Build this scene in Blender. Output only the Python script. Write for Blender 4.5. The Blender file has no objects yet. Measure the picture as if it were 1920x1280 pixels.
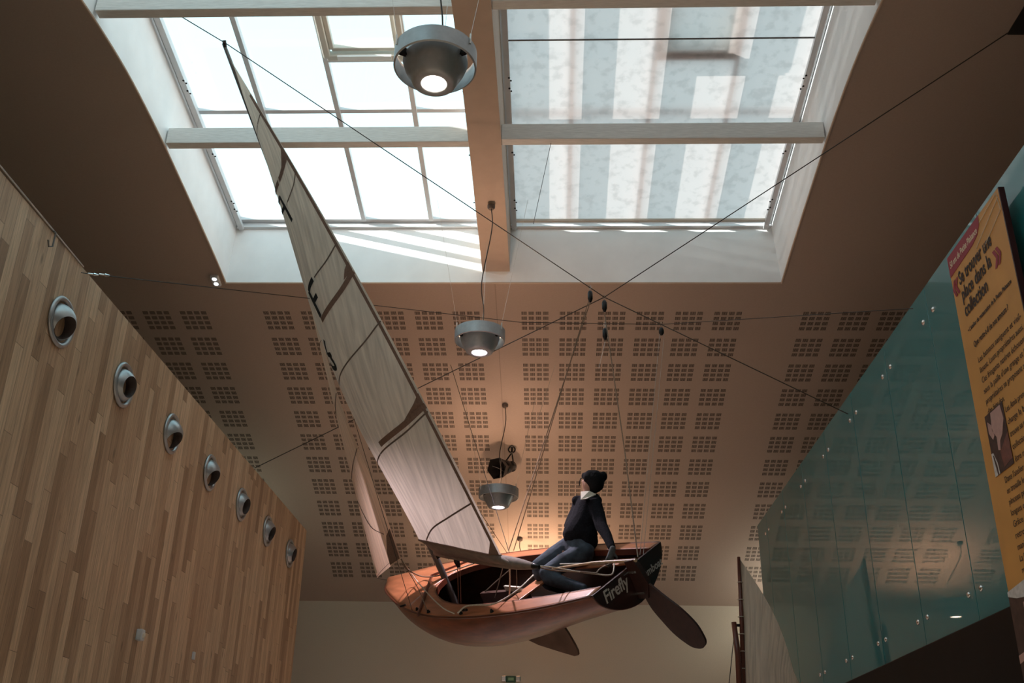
import bpy, bmesh, math, random
from math import sin, cos, pi, radians
from mathutils import Vector, Matrix, Euler, noise
random.seed(7)
SC = bpy.context.scene
COL = SC.collection

# ------------------------------------------------------------------ camera
F = 1925.0
def _unit(v): return v.normalized()
_fy = _unit(Vector((75, -895, -F)))
_u = Vector((86, 4140, -F)); _u = _u - _fy * _u.dot(_fy); _uz = _unit(_u)
_fx = _fy.cross(_uz)
RM = Matrix((_fx, _fy, _uz))           # world = RM @ camera vector
cam = bpy.data.cameras.new('camera'); cam.sensor_width = 36.0; cam.lens = F / 1920 * 36
cam.clip_start = .05; cam.clip_end = 200
co = bpy.data.objects.new('camera', cam); COL.objects.link(co)
co.matrix_world = RM.to_4x4(); SC.camera = co

# ------------------------------------------------------------------ view, sky, sun
SC.view_settings.view_transform = 'Standard'; SC.view_settings.look = 'None'
SC.view_settings.exposure = 0.35; SC.view_settings.gamma = 1.0; SC.view_settings.use_curve_mapping = False
W = bpy.data.worlds.new('world'); SC.world = W; W.use_nodes = True
wn = W.node_tree.nodes; wl = W.node_tree.links; wn.clear()
wo = wn.new('ShaderNodeOutputWorld'); bg = wn.new('ShaderNodeBackground'); wl.new(bg.outputs[0], wo.inputs[0])
tcw = wn.new('ShaderNodeTexCoord'); sep = wn.new('ShaderNodeSeparateXYZ'); ramp = wn.new('ShaderNodeValToRGB')
wl.new(tcw.outputs['Generated'], sep.inputs[0]); wl.new(sep.outputs['Z'], ramp.inputs[0]); wl.new(ramp.outputs[0], bg.inputs[0])
ramp.color_ramp.elements[0].position = .3; ramp.color_ramp.elements[0].color = (1, 1, 1, 1)
ramp.color_ramp.elements[1].position = .85; ramp.color_ramp.elements[1].color = (.44, .68, .75, 1)
e = ramp.color_ramp.elements.new(.58); e.color = (.56, .80, .87, 1)
bg.inputs[1].default_value = 1.6
SUN_D = Vector((1, .45, -.30)).normalized()
sun = bpy.data.lights.new('sun', 'SUN'); sun.energy = 9.0; sun.angle = radians(.5); sun.color = (1, .96, .9)
so = bpy.data.objects.new('sun', sun); COL.objects.link(so)
so.rotation_euler = SUN_D.to_track_quat('-Z', 'Y').to_euler(); so.location = (-12, 2, 14)

# ------------------------------------------------------------------ picture to place
def ray(px, py): return RM @ Vector((px - 960, -(py - 640), -F))
def atx(px, py, X): r = ray(px, py); return r * (X / r.x)
def aty(px, py, Y): r = ray(px, py); return r * (Y / r.y)
def atz(px, py, Z): r = ray(px, py); return r * (Z / r.z)
# pose of the hung dinghy (its own axes: x to the bow from the transom, y to port, z up)
RB = Matrix(((-0.67406, -0.63377, -0.37945), (0.73267, -0.50827, -0.45260), (0.09398, -0.58310, 0.80695)))
OB = Vector((0.63359, 8.96532, 2.00862))
BM = Matrix.Translation(OB) @ RB.to_4x4()
def BW(p): return RB @ Vector(p) + OB
def onp(px, py, ax, val):
    r = RB.transposed() @ ray(px, py); c = -(RB.transposed() @ OB); t = (val - c[ax]) / r[ax]; return c + r * t

# ------------------------------------------------------------------ materials
def newmat(name):
    m = bpy.data.materials.new(name); m.use_nodes = True; m.node_tree.nodes.clear()
    return m, m.node_tree.nodes, m.node_tree.links
def out(n, l, s): o = n.new('ShaderNodeOutputMaterial'); l.new(s, o.inputs[0])
def mat(name, col, rough=.6, metal=0., noise=0., scale=8., stretch=(1, 1, 1), coat=0., bump=0., transl=0., spec=.5, coord='Object'):
    m, n, l = newmat(name)
    p = n.new('ShaderNodeBsdfPrincipled'); p.inputs['Base Color'].default_value = (*col, 1)
    p.inputs['Roughness'].default_value = rough; p.inputs['Metallic'].default_value = metal
    p.inputs['Coat Weight'].default_value = coat; p.inputs['Coat Roughness'].default_value = .08
    p.inputs['Specular IOR Level'].default_value = spec
    if noise or bump:
        tc = n.new('ShaderNodeTexCoord'); mp = n.new('ShaderNodeMapping'); mp.inputs['Scale'].default_value = stretch
        l.new(tc.outputs[coord], mp.inputs[0]); nz = n.new('ShaderNodeTexNoise'); nz.inputs['Scale'].default_value = scale
        nz.inputs['Detail'].default_value = 5; l.new(mp.outputs[0], nz.inputs['Vector'])
        if noise:
            mx = n.new('ShaderNodeMix'); mx.data_type = 'RGBA'
            mr = n.new('ShaderNodeMapRange'); mr.inputs[1].default_value = .3; mr.inputs[2].default_value = .7
            l.new(nz.outputs[0], mr.inputs[0]); l.new(mr.outputs[0], mx.inputs[0])
            mx.inputs[6].default_value = (*[c * (1 - noise) for c in col], 1); mx.inputs[7].default_value = (*[min(1, c * (1 + noise)) for c in col], 1)
            l.new(mx.outputs[2], p.inputs['Base Color'])
        if bump:
            b = n.new('ShaderNodeBump'); b.inputs['Strength'].default_value = bump; b.inputs['Distance'].default_value = .01
            l.new(nz.outputs[0], b.inputs['Height']); l.new(b.outputs[0], p.inputs['Normal'])
    s = p.outputs[0]
    if transl:
        t = n.new('ShaderNodeBsdfTranslucent'); t.inputs[0].default_value = (*col, 1); ms = n.new('ShaderNodeMixShader')
        ms.inputs[0].default_value = transl; l.new(s, ms.inputs[1]); l.new(t.outputs[0], ms.inputs[2]); s = ms.outputs[0]
    out(n, l, s); return m
def emat(name, col, st):
    m, n, l = newmat(name); e = n.new('ShaderNodeEmission'); e.inputs[0].default_value = (*col, 1); e.inputs[1].default_value = st
    out(n, l, e.outputs[0]); return m
class NB:
    """tiny node builder for procedural patterns"""
    def __init__(s, n, l): s.n = n; s.l = l
    def m(s, op, a, b=None, c=None):
        q = s.n.new('ShaderNodeMath'); q.operation = op
        for i, v in enumerate((a, b, c)):
            if v is None: continue
            if isinstance(v, (int, float)): q.inputs[i].default_value = v
            else: s.l.new(v, q.inputs[i])
        return q.outputs[0]
    def frac(s, a): return s.m('FRACT', a)
    def inside(s, a, lo, hi): return s.m('MULTIPLY', s.m('GREATER_THAN', a, lo), s.m('LESS_THAN', a, hi))

WHITE = mat('white_paint', (.84, .86, .87), .55, noise=.04, scale=3)
WOODWHITE = mat('white_painted_timber', (.70, .70, .68), .6, noise=.1, scale=30, stretch=(.3, 3, 3), bump=.3)
TAN = mat('beam_paint', (.52, .40, .31), .7, noise=.05, scale=6)
WALLP = mat('wall_plaster', (.60, .54, .45), .85, noise=.05, scale=90)
CONC = mat('floor_tile', (.62, .54, .45), .6, noise=.15, scale=2)
DARKW = mat('rear_wall_paint', (.55, .50, .44), .9, noise=.05, scale=2)
ALU = mat('brushed_aluminium', (.42, .43, .44), .45, .6, noise=.08, scale=20)
ALUW = mat('white_aluminium', (.62, .64, .66), .4, .1, noise=.03, scale=10)
BLACKM = mat('black_metal', (.008, .007, .007), .35, .3, noise=.2, scale=9)
DARKST = mat('dark_steel', (.006, .005, .005), .5, .0, noise=.3, scale=3, spec=.12)
WIRE = mat('dark_wire', (.03, .026, .024), .5, .2, noise=.1, scale=40)
STEELW = mat('bright_steel_wire', (.62, .6, .57), .35, .6, noise=.1, scale=40)
CHROME = mat('polished_steel', (.75, .74, .72), .15, 1, noise=.05, scale=40)
ROPE = mat('pale_rope', (.62, .56, .47), .85, noise=.35, scale=160, bump=.6)
ROPED = mat('weathered_rope', (.24, .18, .13), .85, noise=.35, scale=160, bump=.6)
HULLM = mat('varnished_mahogany', (.17, .040, .014), .34, noise=.4, scale=4, stretch=(1, 5, 5), coat=.25)
DECKM = mat('varnished_deck_ply', (.42, .155, .068), .38, noise=.28, scale=3, stretch=(1, 4, 4), coat=.2)
TRANM = mat('dark_mahogany', (.030, .008, .006), .42, noise=.3, scale=5, stretch=(4, 1, 4), coat=.1)
INNER = mat('cockpit_varnish', (.045, .018, .010), .45, noise=.3, scale=5, stretch=(1, 4, 4), coat=.1)
RUBM = mat('dark_rubbing_strip', (.10, .025, .012), .35, noise=.2, scale=9, coat=.3)
SPARM = mat('silver_spar', (.13, .12, .115), .45, .5, noise=.1, scale=14)
BOOMM = mat('boom_cover_cloth', (.20, .15, .12), .8, noise=.2, scale=14)
SAILTAPE = mat('brown_sail_tape', (.20, .125, .095), .9, noise=.15, scale=50)
SEAMM = mat('sail_seam_thread', (.16, .115, .09), .9, noise=.1, scale=50)
INK = mat('black_sail_ink', (.006, .007, .010), .8, noise=.1, scale=50)
SWEATER = mat('black_knit', (.010, .010, .013), .95, noise=.3, scale=60, bump=.5, spec=.1)
DENIM = mat('blue_denim', (.052, .066, .085), .9, noise=.5, scale=9, bump=1., spec=.2)
SKIN = mat('skin', (.36, .20, .14), .6, noise=.06, scale=30)
HAIR = mat('black_hair', (.005, .005, .006), .8, noise=.2, scale=60, bump=.5, spec=.15)
COLLAR = mat('white_collar_cloth', (.72, .66, .56), .9, noise=.06, scale=50)
GLOVE = mat('grey_glove', (.085, .09, .09), .9, noise=.2, scale=60)
LETTER = mat('silver_letter', (.50, .46, .43), .6, noise=.06, scale=50)
VENTM = mat('satin_grey_vent', (.40, .41, .42), .35, .6, noise=.04, scale=10)
VENTIN = mat('vent_throat', (.05, .038, .035), .7, noise=.1, scale=10)

def sailmat(name, col, transl):
    m, n, l = newmat(name); b = NB(n, l)
    tc = n.new('ShaderNodeTexCoord'); mp = n.new('ShaderNodeMapping'); mp.inputs['Scale'].default_value = (24, 1.1, 1)
    l.new(tc.outputs['UV'], mp.inputs[0]); nz = n.new('ShaderNodeTexNoise'); nz.inputs['Scale'].default_value = 1.6; nz.inputs['Detail'].default_value = 4
    nz.inputs['Distortion'].default_value = .6
    l.new(mp.outputs[0], nz.inputs['Vector'])
    mr = n.new('ShaderNodeMapRange'); mr.inputs[1].default_value = .3; mr.inputs[2].default_value = .7; l.new(nz.outputs[0], mr.inputs[0])
    mx = n.new('ShaderNodeMix'); mx.data_type = 'RGBA'; l.new(mr.outputs[0], mx.inputs[0])
    mx.inputs[6].default_value = (*[c * .80 for c in col], 1); mx.inputs[7].default_value = (*[min(1, c * 1.15) for c in col], 1)
    p = n.new('ShaderNodeBsdfPrincipled'); p.inputs['Roughness'].default_value = .85; l.new(mx.outputs[2], p.inputs['Base Color'])
    bp = n.new('ShaderNodeBump'); bp.inputs['Strength'].default_value = .5; bp.inputs['Distance'].default_value = .02
    l.new(nz.outputs[0], bp.inputs['Height']); l.new(bp.outputs[0], p.inputs['Normal'])
    t = n.new('ShaderNodeBsdfTranslucent'); l.new(mx.outputs[2], t.inputs[0]); ms = n.new('ShaderNodeMixShader'); ms.inputs[0].default_value = transl
    l.new(p.outputs[0], ms.inputs[1]); l.new(t.outputs[0], ms.inputs[2]); out(n, l, ms.outputs[0]); return m
SAILM = sailmat('cream_sailcloth', (.68, .60, .51), .28)
JIBM = sailmat('tan_sailcloth', (.74, .57, .43), .30)
SAILW = sailmat('old_white_sailcloth', (.80, .72, .62), .35)

def glassmat():
    m, n, l = newmat('skylight_glass'); t = n.new('ShaderNodeBsdfTransparent'); t.inputs[0].default_value = (.93, .98, .98, 1)
    g = n.new('ShaderNodeBsdfGlossy'); g.inputs['Roughness'].default_value = .02; ms = n.new('ShaderNodeMixShader'); ms.inputs[0].default_value = .07; l.new(t.outputs[0], ms.inputs[1]); l.new(g.outputs[0], ms.inputs[2])
    out(n, l, ms.outputs[0]); return m
GLASS = glassmat()
def blindmat():
    m, n, l = newmat('blind_fabric'); tc = n.new('ShaderNodeTexCoord'); nz = n.new('ShaderNodeTexNoise'); nz.inputs['Scale'].default_value = 9; nz.inputs['Detail'].default_value = 6
    l.new(tc.outputs['Object'], nz.inputs['Vector']); mr = n.new('ShaderNodeMapRange'); mr.inputs[1].default_value = .35; mr.inputs[2].default_value = .5
    mr.inputs[3].default_value = .82; mr.inputs[4].default_value = 1.; l.new(nz.outputs[0], mr.inputs[0])
    mx = n.new('ShaderNodeMix'); mx.data_type = 'RGBA'; mx.inputs[6].default_value = (0, 0, 0, 1); mx.inputs[7].default_value = (.68, .58, .56, 1); l.new(mr.outputs[0], mx.inputs[0])
    d = n.new('ShaderNodeBsdfDiffuse'); d.inputs[0].default_value = (.6, .6, .6, 1); t = n.new('ShaderNodeBsdfTranslucent'); l.new(mx.outputs[2], t.inputs[0])
    a = n.new('ShaderNodeMixShader'); a.inputs[0].default_value = .62; l.new(d.outputs[0], a.inputs[1]); l.new(t.outputs[0], a.inputs[2])
    tr = n.new('ShaderNodeBsdfTransparent'); b = n.new('ShaderNodeMixShader'); b.inputs[0].default_value = .02
    l.new(a.outputs[0], b.inputs[1]); l.new(tr.outputs[0], b.inputs[2]); out(n, l, b.outputs[0]); return m
BLIND = blindmat()
def tealmat():
    m, n, l = newmat('teal_glass'); p = n.new('ShaderNodeBsdfPrincipled'); p.inputs['Base Color'].default_value = (.008, .175, .195, 1)
    p.inputs['Roughness'].default_value = .5; p.inputs['Specular IOR Level'].default_value = .3
    p.inputs['Coat Weight'].default_value = 1; p.inputs['Coat Roughness'].default_value = .02; p.inputs['Coat IOR'].default_value = 1.36
    out(n, l, p.outputs[0]); return m
TEAL = tealmat()

def woodwall():
    m, n, l = newmat('oak_strip_cladding'); b = NB(n, l)
    tc = n.new('ShaderNodeTexCoord'); s = n.new('ShaderNodeSeparateXYZ'); l.new(tc.outputs['Object'], s.inputs[0])
    yy = b.m('MULTIPLY', s.outputs['Y'], 1 / .118); col = b.m('FLOOR', yy); fy = b.frac(yy)
    w1 = n.new('ShaderNodeTexWhiteNoise'); w1.noise_dimensions = '1D'; l.new(col, w1.inputs['W'])
    zz = b.m('ADD', b.m('MULTIPLY', s.outputs['Z'], 1 / 1.15), b.m('MULTIPLY', w1.outputs['Value'], 7.3)); row = b.m('FLOOR', zz); fz = b.frac(zz)
    cv = n.new('ShaderNodeCombineXYZ'); l.new(col, cv.inputs[0]); l.new(row, cv.inputs[1])
    w2 = n.new('ShaderNodeTexWhiteNoise'); w2.noise_dimensions = '2D'; l.new(cv.outputs[0], w2.inputs['Vector'])
    rp = n.new('ShaderNodeValToRGB'); l.new(w2.outputs['Value'], rp.inputs[0])
    rp.color_ramp.elements[0].color = (.33, .20, .115, 1); rp.color_ramp.elements[1].color = (.68, .49, .32, 1)
    e = rp.color_ramp.elements.new(.45); e.color = (.52, .345, .215, 1)
    mp = n.new('ShaderNodeMapping'); mp.inputs['Scale'].default_value = (1, 26, 1.4); l.new(tc.outputs['Object'], mp.inputs[0])
    ad = n.new('ShaderNodeVectorMath'); ad.operation = 'ADD'; l.new(mp.outputs[0], ad.inputs[0])
    c2 = n.new('ShaderNodeCombineXYZ'); l.new(b.m('MULTIPLY', w2.outputs['Value'], 40), c2.inputs[2]); l.new(c2.outputs[0], ad.inputs[1])
    nz = n.new('ShaderNodeTexNoise'); nz.inputs['Scale'].default_value = 2.2; nz.inputs['Detail'].default_value = 6; nz.inputs['Distortion'].default_value = .8; l.new(ad.outputs[0], nz.inputs['Vector'])
    mr = n.new('ShaderNodeMapRange'); mr.inputs[1].default_value = .28; mr.inputs[2].default_value = .7; mr.inputs[3].default_value = .70; mr.inputs[4].default_value = 1.18; l.new(nz.outputs[0], mr.inputs[0])
    # knots
    mp2 = n.new('ShaderNodeMapping'); mp2.inputs['Scale'].default_value = (1, 5.5, 1.7); l.new(tc.outputs['Object'], mp2.inputs[0])
    vo = n.new('ShaderNodeTexVoronoi'); vo.inputs['Scale'].default_value = 1.0; l.new(mp2.outputs[0], vo.inputs['Vector'])
    kn = n.new('ShaderNodeMapRange'); kn.inputs[1].default_value = .03; kn.inputs[2].default_value = .11; kn.inputs[3].default_value = .45; kn.inputs[4].default_value = 1.; l.new(vo.outputs['Distance'], kn.inputs[0])
    gy = b.m('MAXIMUM', b.m('LESS_THAN', fy, .035), b.m('LESS_THAN', fz, .004))
    jf = b.m('SUBTRACT', 1, b.m('MULTIPLY', gy, .55))
    k = b.m('MULTIPLY', b.m('MULTIPLY', mr.outputs[0], kn.outputs[0]), jf)
    vm = n.new('ShaderNodeVectorMath'); vm.operation = 'SCALE'; l.new(rp.outputs[0], vm.inputs[0]); l.new(k, vm.inputs['Scale'])
    p = n.new('ShaderNodeBsdfPrincipled'); p.inputs['Roughness'].default_value = .5; l.new(vm.outputs[0], p.inputs['Base Color'])
    bp = n.new('ShaderNodeBump'); bp.inputs['Strength'].default_value = .4; bp.inputs['Distance'].default_value = .004; l.new(jf, bp.inputs['Height']); l.new(bp.outputs[0], p.inputs['Normal'])
    out(n, l, p.outputs[0]); return m
WOODWALL = woodwall()

# ceiling profile (y, z) and its running length
PROF = [(-5, 4.2), (-3, 4.8), (-1, 5.3), (1, 5.7), (3, 6.02), (4.5, 6.24), (5.7, 6.42), (6.9, 6.54), (7.7, 6.60), (8.4, 6.58), (9.3, 6.49), (10.2, 6.36), (10.9, 6.265), (11.5, 6.165),
        (12.08, 6.03), (12.6, 5.89), (13.13, 5.74), (13.64, 5.59), (14.14, 5.42), (14.65, 5.245), (15.15, 5.06), (15.64, 4.86), (16.15, 4.65), (16.65, 4.42), (17.15, 4.19), (17.64, 3.96), (18.0, 3.80), (18.7, 3.50)]
ARC = [0]
for a, b_ in zip(PROF, PROF[1:]): ARC.append(ARC[-1] + math.hypot(b_[0] - a[0], b_[1] - a[1]))
def prof_at_ratio(r):
    for i in range(10, len(PROF) - 1):
        (y0, z0), (y1, z1) = PROF[i], PROF[i + 1]
        if z0 / y0 >= r >= z1 / y1:
            lo, hi = 0, 1
            for _ in range(40):
                t = (lo + hi) / 2; y = y0 + (y1 - y0) * t; z = z0 + (z1 - z0) * t
                if z / y > r: lo = t
                else: hi = t
            return y, z, ARC[i] + (ARC[i + 1] - ARC[i]) * lo
def ceil_z(y):
    for (y0, z0), (y1, z1) in zip(PROF, PROF[1:]):
        if y0 <= y <= y1: return z0 + (z1 - z0) * (y - y0) / (y1 - y0)
def ceil_hit(px, py):
    r = ray(px, py); y, z, s = prof_at_ratio(r.z / r.y); return r * (y / r.y)
S0 = prof_at_ratio(.5005)[2]; S11 = prof_at_ratio(.2243)[2]; PV = (S11 - S0) / 11
_a = ceil_hit(977.8, 586); _b = ceil_hit(1194.8, 584); PU = (_b.x - _a.x) / 3
BWU = PU * 54 / 72.; BHV = PV * .745
GROUPS = [(ceil_hit(337.8, 586).x - 3 * PU, 4), (ceil_hit(494, 586).x, 6), (_a.x, 6), (ceil_hit(1508, 582).x, 5)]
def ceilmat():
    m, n, l = newmat('perforated_ceiling_board'); b = NB(n, l)
    tc = n.new('ShaderNodeTexCoord'); s = n.new('ShaderNodeSeparateXYZ'); l.new(tc.outputs['UV'], s.inputs[0])
    u, v = s.outputs['X'], s.outputs['Y']; U = None
    tot = None
    for g0, nc in GROUPS:
        q = b.m('MULTIPLY', b.m('SUBTRACT', u, g0), 1 / PU); ins = b.inside(q, 0, nc - 1 + .99)
        fr = b.m('MULTIPLY', b.frac(q), PU / BWU)           # 0..1 inside a block
        c = b.m('MULTIPLY', fr, 4.); pin = b.m('MULTIPLY', b.m('LESS_THAN', fr, .985), b.m('LESS_THAN', b.frac(c), .76))
        sl = b.m('LESS_THAN', b.frac(b.m('MULTIPLY', b.frac(c), 5 / .76)), .68)
        mk = b.m('MULTIPLY', b.m('MULTIPLY', ins, pin), sl); tot = mk if tot is None else b.m('ADD', tot, mk)
    qv = b.m('MULTIPLY', b.m('SUBTRACT', v, S0), 1 / PV); iv = b.inside(qv, 0, 11.99); fv = b.m('MULTIPLY', b.frac(qv), PV / BHV)
    cv = b.m('MULTIPLY', fv, 4.); pv = b.m('MULTIPLY', b.m('LESS_THAN', fv, .985), b.m('LESS_THAN', b.frac(cv), .66))
    mask = b.m('MULTIPLY', tot, b.m('MULTIPLY', iv, pv))
    joint = b.m('MULTIPLY', b.m('LESS_THAN', b.m('ABSOLUTE', b.m('SUBTRACT', u, -.74)), .006), b.m('GREATER_THAN', v, S0 - .6))
    nz = n.new('ShaderNodeTexNoise'); nz.inputs['Scale'].default_value = 60; nz.inputs['Detail'].default_value = 3; l.new(tc.outputs['Object'], nz.inputs['Vector'])
    mr = n.new('ShaderNodeMapRange'); mr.inputs[3].default_value = .92; mr.inputs[4].default_value = 1.08; l.new(nz.outputs[0], mr.inputs[0])
    dark = b.m('MULTIPLY', mr.outputs[0], b.m('SUBTRACT', 1, b.m('MINIMUM', .88, b.m('ADD', b.m('MULTIPLY', mask, .88), b.m('MULTIPLY', joint, .25)))))
    vm = n.new('ShaderNodeVectorMath'); vm.operation = 'SCALE'; vm.inputs[0].default_value = (.41, .325, .275); l.new(dark, vm.inputs['Scale'])
    p = n.new('ShaderNodeBsdfPrincipled'); p.inputs['Roughness'].default_value = .85; p.inputs['Specular IOR Level'].default_value = .2; l.new(vm.outputs[0], p.inputs['Base Color'])
    out(n, l, p.outputs[0]); return m
CEILM = ceilmat()

# ------------------------------------------------------------------ mesh helpers
class MB:
    def __init__(s): s.bm = bmesh.new()
    def box(s, c, d, rot=None, bevel=0.):
        M = Matrix.Translation(Vector(c)) @ (rot.to_4x4() if rot else Matrix()) @ Matrix.Diagonal((*d, 1))
        r = bmesh.ops.create_cube(s.bm, size=1, matrix=M)
        if bevel:
            es = list({e for v in r['verts'] for e in v.link_edges}); bmesh.ops.bevel(s.bm, geom=es, offset=bevel, segments=2, affect='EDGES', profile=.5)
        return s
    def bar(s, a, b, w, h, up=(0, 0, 1), bevel=0.):
        a = Vector(a); b = Vector(b); x = (b - a).normalized(); y = Vector(up).cross(x).normalized(); z = x.cross(y)
        return s.box((a + b) / 2, ((b - a).length, w, h), Matrix((x, y, z)).transposed(), bevel)
    def tube(s, pts, r, seg=8, cap=True, flat=1.):
        pts = [Vector(p) for p in pts]; rr = r if isinstance(r, (list, tuple)) else [r] * len(pts); rings = []
        t0 = (pts[1] - pts[0]).normalized(); up = Vector((0, 0, 1)) if abs(t0.z) < .9 else Vector((1, 0, 0)); nrm = t0.cross(up).normalized()
        for i, p in enumerate(pts):
            t = (pts[min(i + 1, len(pts) - 1)] - pts[max(i - 1, 0)]).normalized(); nrm = (nrm - t * nrm.dot(t)).normalized(); bn = t.cross(nrm)
            rings.append([s.bm.verts.new(p + (nrm * cos(2 * pi * k / seg) + bn * sin(2 * pi * k / seg) * flat) * rr[i]) for k in range(seg)])
        for a, b in zip(rings, rings[1:]):
            for k in range(seg): s.bm.faces.new((a[k], a[(k + 1) % seg], b[(k + 1) % seg], b[k]))
        if cap: s.bm.faces.new(rings[0][::-1]); s.bm.faces.new(rings[-1])
        return s
    def lathe(s, prof, seg=40, M=None, close=False):
        M = M or Matrix(); rings = []
        for r, z in prof: rings.append([s.bm.verts.new(M @ Vector((r * cos(2 * pi * k / seg), r * sin(2 * pi * k / seg), z))) for k in range(seg)] if r > 1e-6 else [s.bm.verts.new(M @ Vector((0, 0, z)))])
        if close: rings.append(rings[0])
        for a, b in zip(rings, rings[1:]):
            if len(a) == 1 and len(b) == 1: continue
            for k in range(seg):
                k2 = (k + 1) % seg
                if len(a) == 1: s.bm.faces.new((a[0], b[k], b[k2]))
                elif len(b) == 1: s.bm.faces.new((a[k], b[0], a[k2]))
                else: s.bm.faces.new((a[k], b[k], b[k2], a[k2]))
        return s
    def grid(s, P, uv=None, closeu=False):
        V = [[s.bm.verts.new(p) for p in row] for row in P]; lay = s.bm.loops.layers.uv.verify() if uv else None
        for i in range(len(V) - 1):
            nj = len(V[i]) if closeu else len(V[i]) - 1
            for j in range(nj):
                j2 = (j + 1) % len(V[i])
                try: f = s.bm.faces.new((V[i][j], V[i][j2], V[i + 1][j2], V[i + 1][j]))
                except ValueError: continue
                if uv:
                    for lp, (a, c) in zip(f.loops, ((i, j), (i, j2), (i + 1, j2), (i + 1, j))): lp[lay].uv = uv[a][c]
        return s
    def poly(s, pts, th=None):
        vs = [s.bm.verts.new(Vector(p)) for p in pts]; f = s.bm.faces.new(vs)
        if th is not None:
            r = bmesh.ops.extrude_face_region(s.bm, geom=[f]); bmesh.ops.translate(s.bm, vec=Vector(th), verts=[v for v in r['geom'] if isinstance(v, bmesh.types.BMVert)])
        return s
    def build(s, name, m, parent=None, smooth=False, loc=None, solid=0., weld=False, merge=False):
        if merge: bmesh.ops.remove_doubles(s.bm, verts=s.bm.verts, dist=1e-5)
        bmesh.ops.recalc_face_normals(s.bm, faces=s.bm.faces)
        me = bpy.data.meshes.new(name); s.bm.to_mesh(me); s.bm.free(); me.materials.append(m)
        if smooth: me.shade_smooth()
        if smooth == 'auto': me.set_sharp_from_angle(angle=radians(40))
        o = bpy.data.objects.new(name, me); COL.objects.link(o)
        if loc: o.location = loc
        if parent: o.parent = parent
        if solid: md = o.modifiers.new('solid', 'SOLIDIFY'); md.thickness = solid; md.offset = 0
        return o
def tag(o, label=None, cat=None, group=None, kind=None):
    if label: o['label'] = label
    if cat: o['category'] = cat
    if group: o['group'] = group
    if kind: o['kind'] = kind
    return o
def struct(o, label=None): o['kind'] = 'structure'; (o.__setitem__('label', label) if label else None); return o
def empty(name, loc=(0, 0, 0), rot=None, mw=None):
    o = bpy.data.objects.new(name, None); COL.objects.link(o); o.empty_display_size = .1
    if mw is not None: o.matrix_world = mw
    else:
        o.location = loc
        if rot: o.rotation_euler = rot
    return o
def children(o): return [c for c in bpy.data.objects if c.parent == o]
def copy_tree(o, parent=None):
    c = o.copy(); COL.objects.link(c)
    if parent: c.parent = parent
    for ch in children(o): copy_tree(ch, c)
    return c
def text_mesh(s, size, M, ext=.001, align='LEFT', width=None, shear=0., bold=0., xs=1.):
    cu = bpy.data.curves.new('txt', 'FONT'); cu.body = s; cu.size = size; cu.extrude = ext; cu.align_x = align; cu.shear = shear; cu.offset = bold
    cu.resolution_u = 3
    t = bpy.data.objects.new('txt', cu); COL.objects.link(t); bpy.context.view_layer.update()
    me = bpy.data.meshes.new_from_object(t.evaluated_get(bpy.context.evaluated_depsgraph_get()))
    w = max((v.co.x for v in me.vertices), default=1); k = xs
    if width: k = width / w
    me.transform(M @ Matrix.Diagonal((k, 1, 1, 1)))
    bpy.data.objects.remove(t); bpy.data.curves.remove(cu)
    return me
def add_text(name, s, size, M, m, parent, **kw):
    me = text_mesh(s, size, M, **kw); me.name = name; me.materials.clear(); me.materials.append(m)
    o = bpy.data.objects.new(name, me); COL.objects.link(o); o.parent = parent; return o
def samp(P, n):
    """smooth catmull-rom through points"""
    P = [Vector(p) for p in P]; Q = [P[0] * 2 - P[1]] + P + [P[-1] * 2 - P[-2]]; o = []
    for i in range(1, len(Q) - 2):
        for k in range(n):
            t = k / n; a, b, c, d = Q[i - 1:i + 3]
            o.append(.5 * ((2 * b) + (c - a) * t + (2 * a - 5 * b + 4 * c - d) * t * t + (3 * b - a - 3 * c + d) * t ** 3))
    o.append(P[-1]); return o

# ------------------------------------------------------------------ the room
XL, XR = -3.75, 3.08          # timber wall and glass wall planes
OX0, OX1 = -4.2, 2.87         # skylight opening
YF = 11.5; YN = 1.0
def roofz(y): return 7.02 + .14 * (11.65 - y)
FZ = -1.6
struct(MB().box((0, 7, FZ - .1), (14.4, 25, .2)).build('floor', CONC))
struct(MB().box((0, 18.85, 1.2), (14.4, .3, 5.6)).build('wall_back', WALLP))
struct(MB().box((0, -4.9, 1.2), (14.4, .3, 6.)).build('wall_front', DARKW))
struct(MB().box((-7.1, 7, 2.6), (.2, 25, 8.8)).build('wall_outer_left', WALLP))
struct(MB().box((7.1, 7, 2.6), (.2, 25, 8.8)).build('wall_outer_right', WALLP))
# curved ceiling with the skylight opening
mb = MB()
xs_ = [-7.1, OX0, OX1, 7.1]
ysub = []
for (y0, z0), (y1, z1) in zip(PROF, PROF[1:]):
    for k in range(4):
        t = k / 4; ysub.append((y0 + (y1 - y0) * t, z0 + (z1 - z0) * t, ARC[PROF.index((y0, z0))] + math.hypot(y1 - y0, z1 - z0) * t))
ysub.append((*PROF[-1], ARC[-1]))
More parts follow.
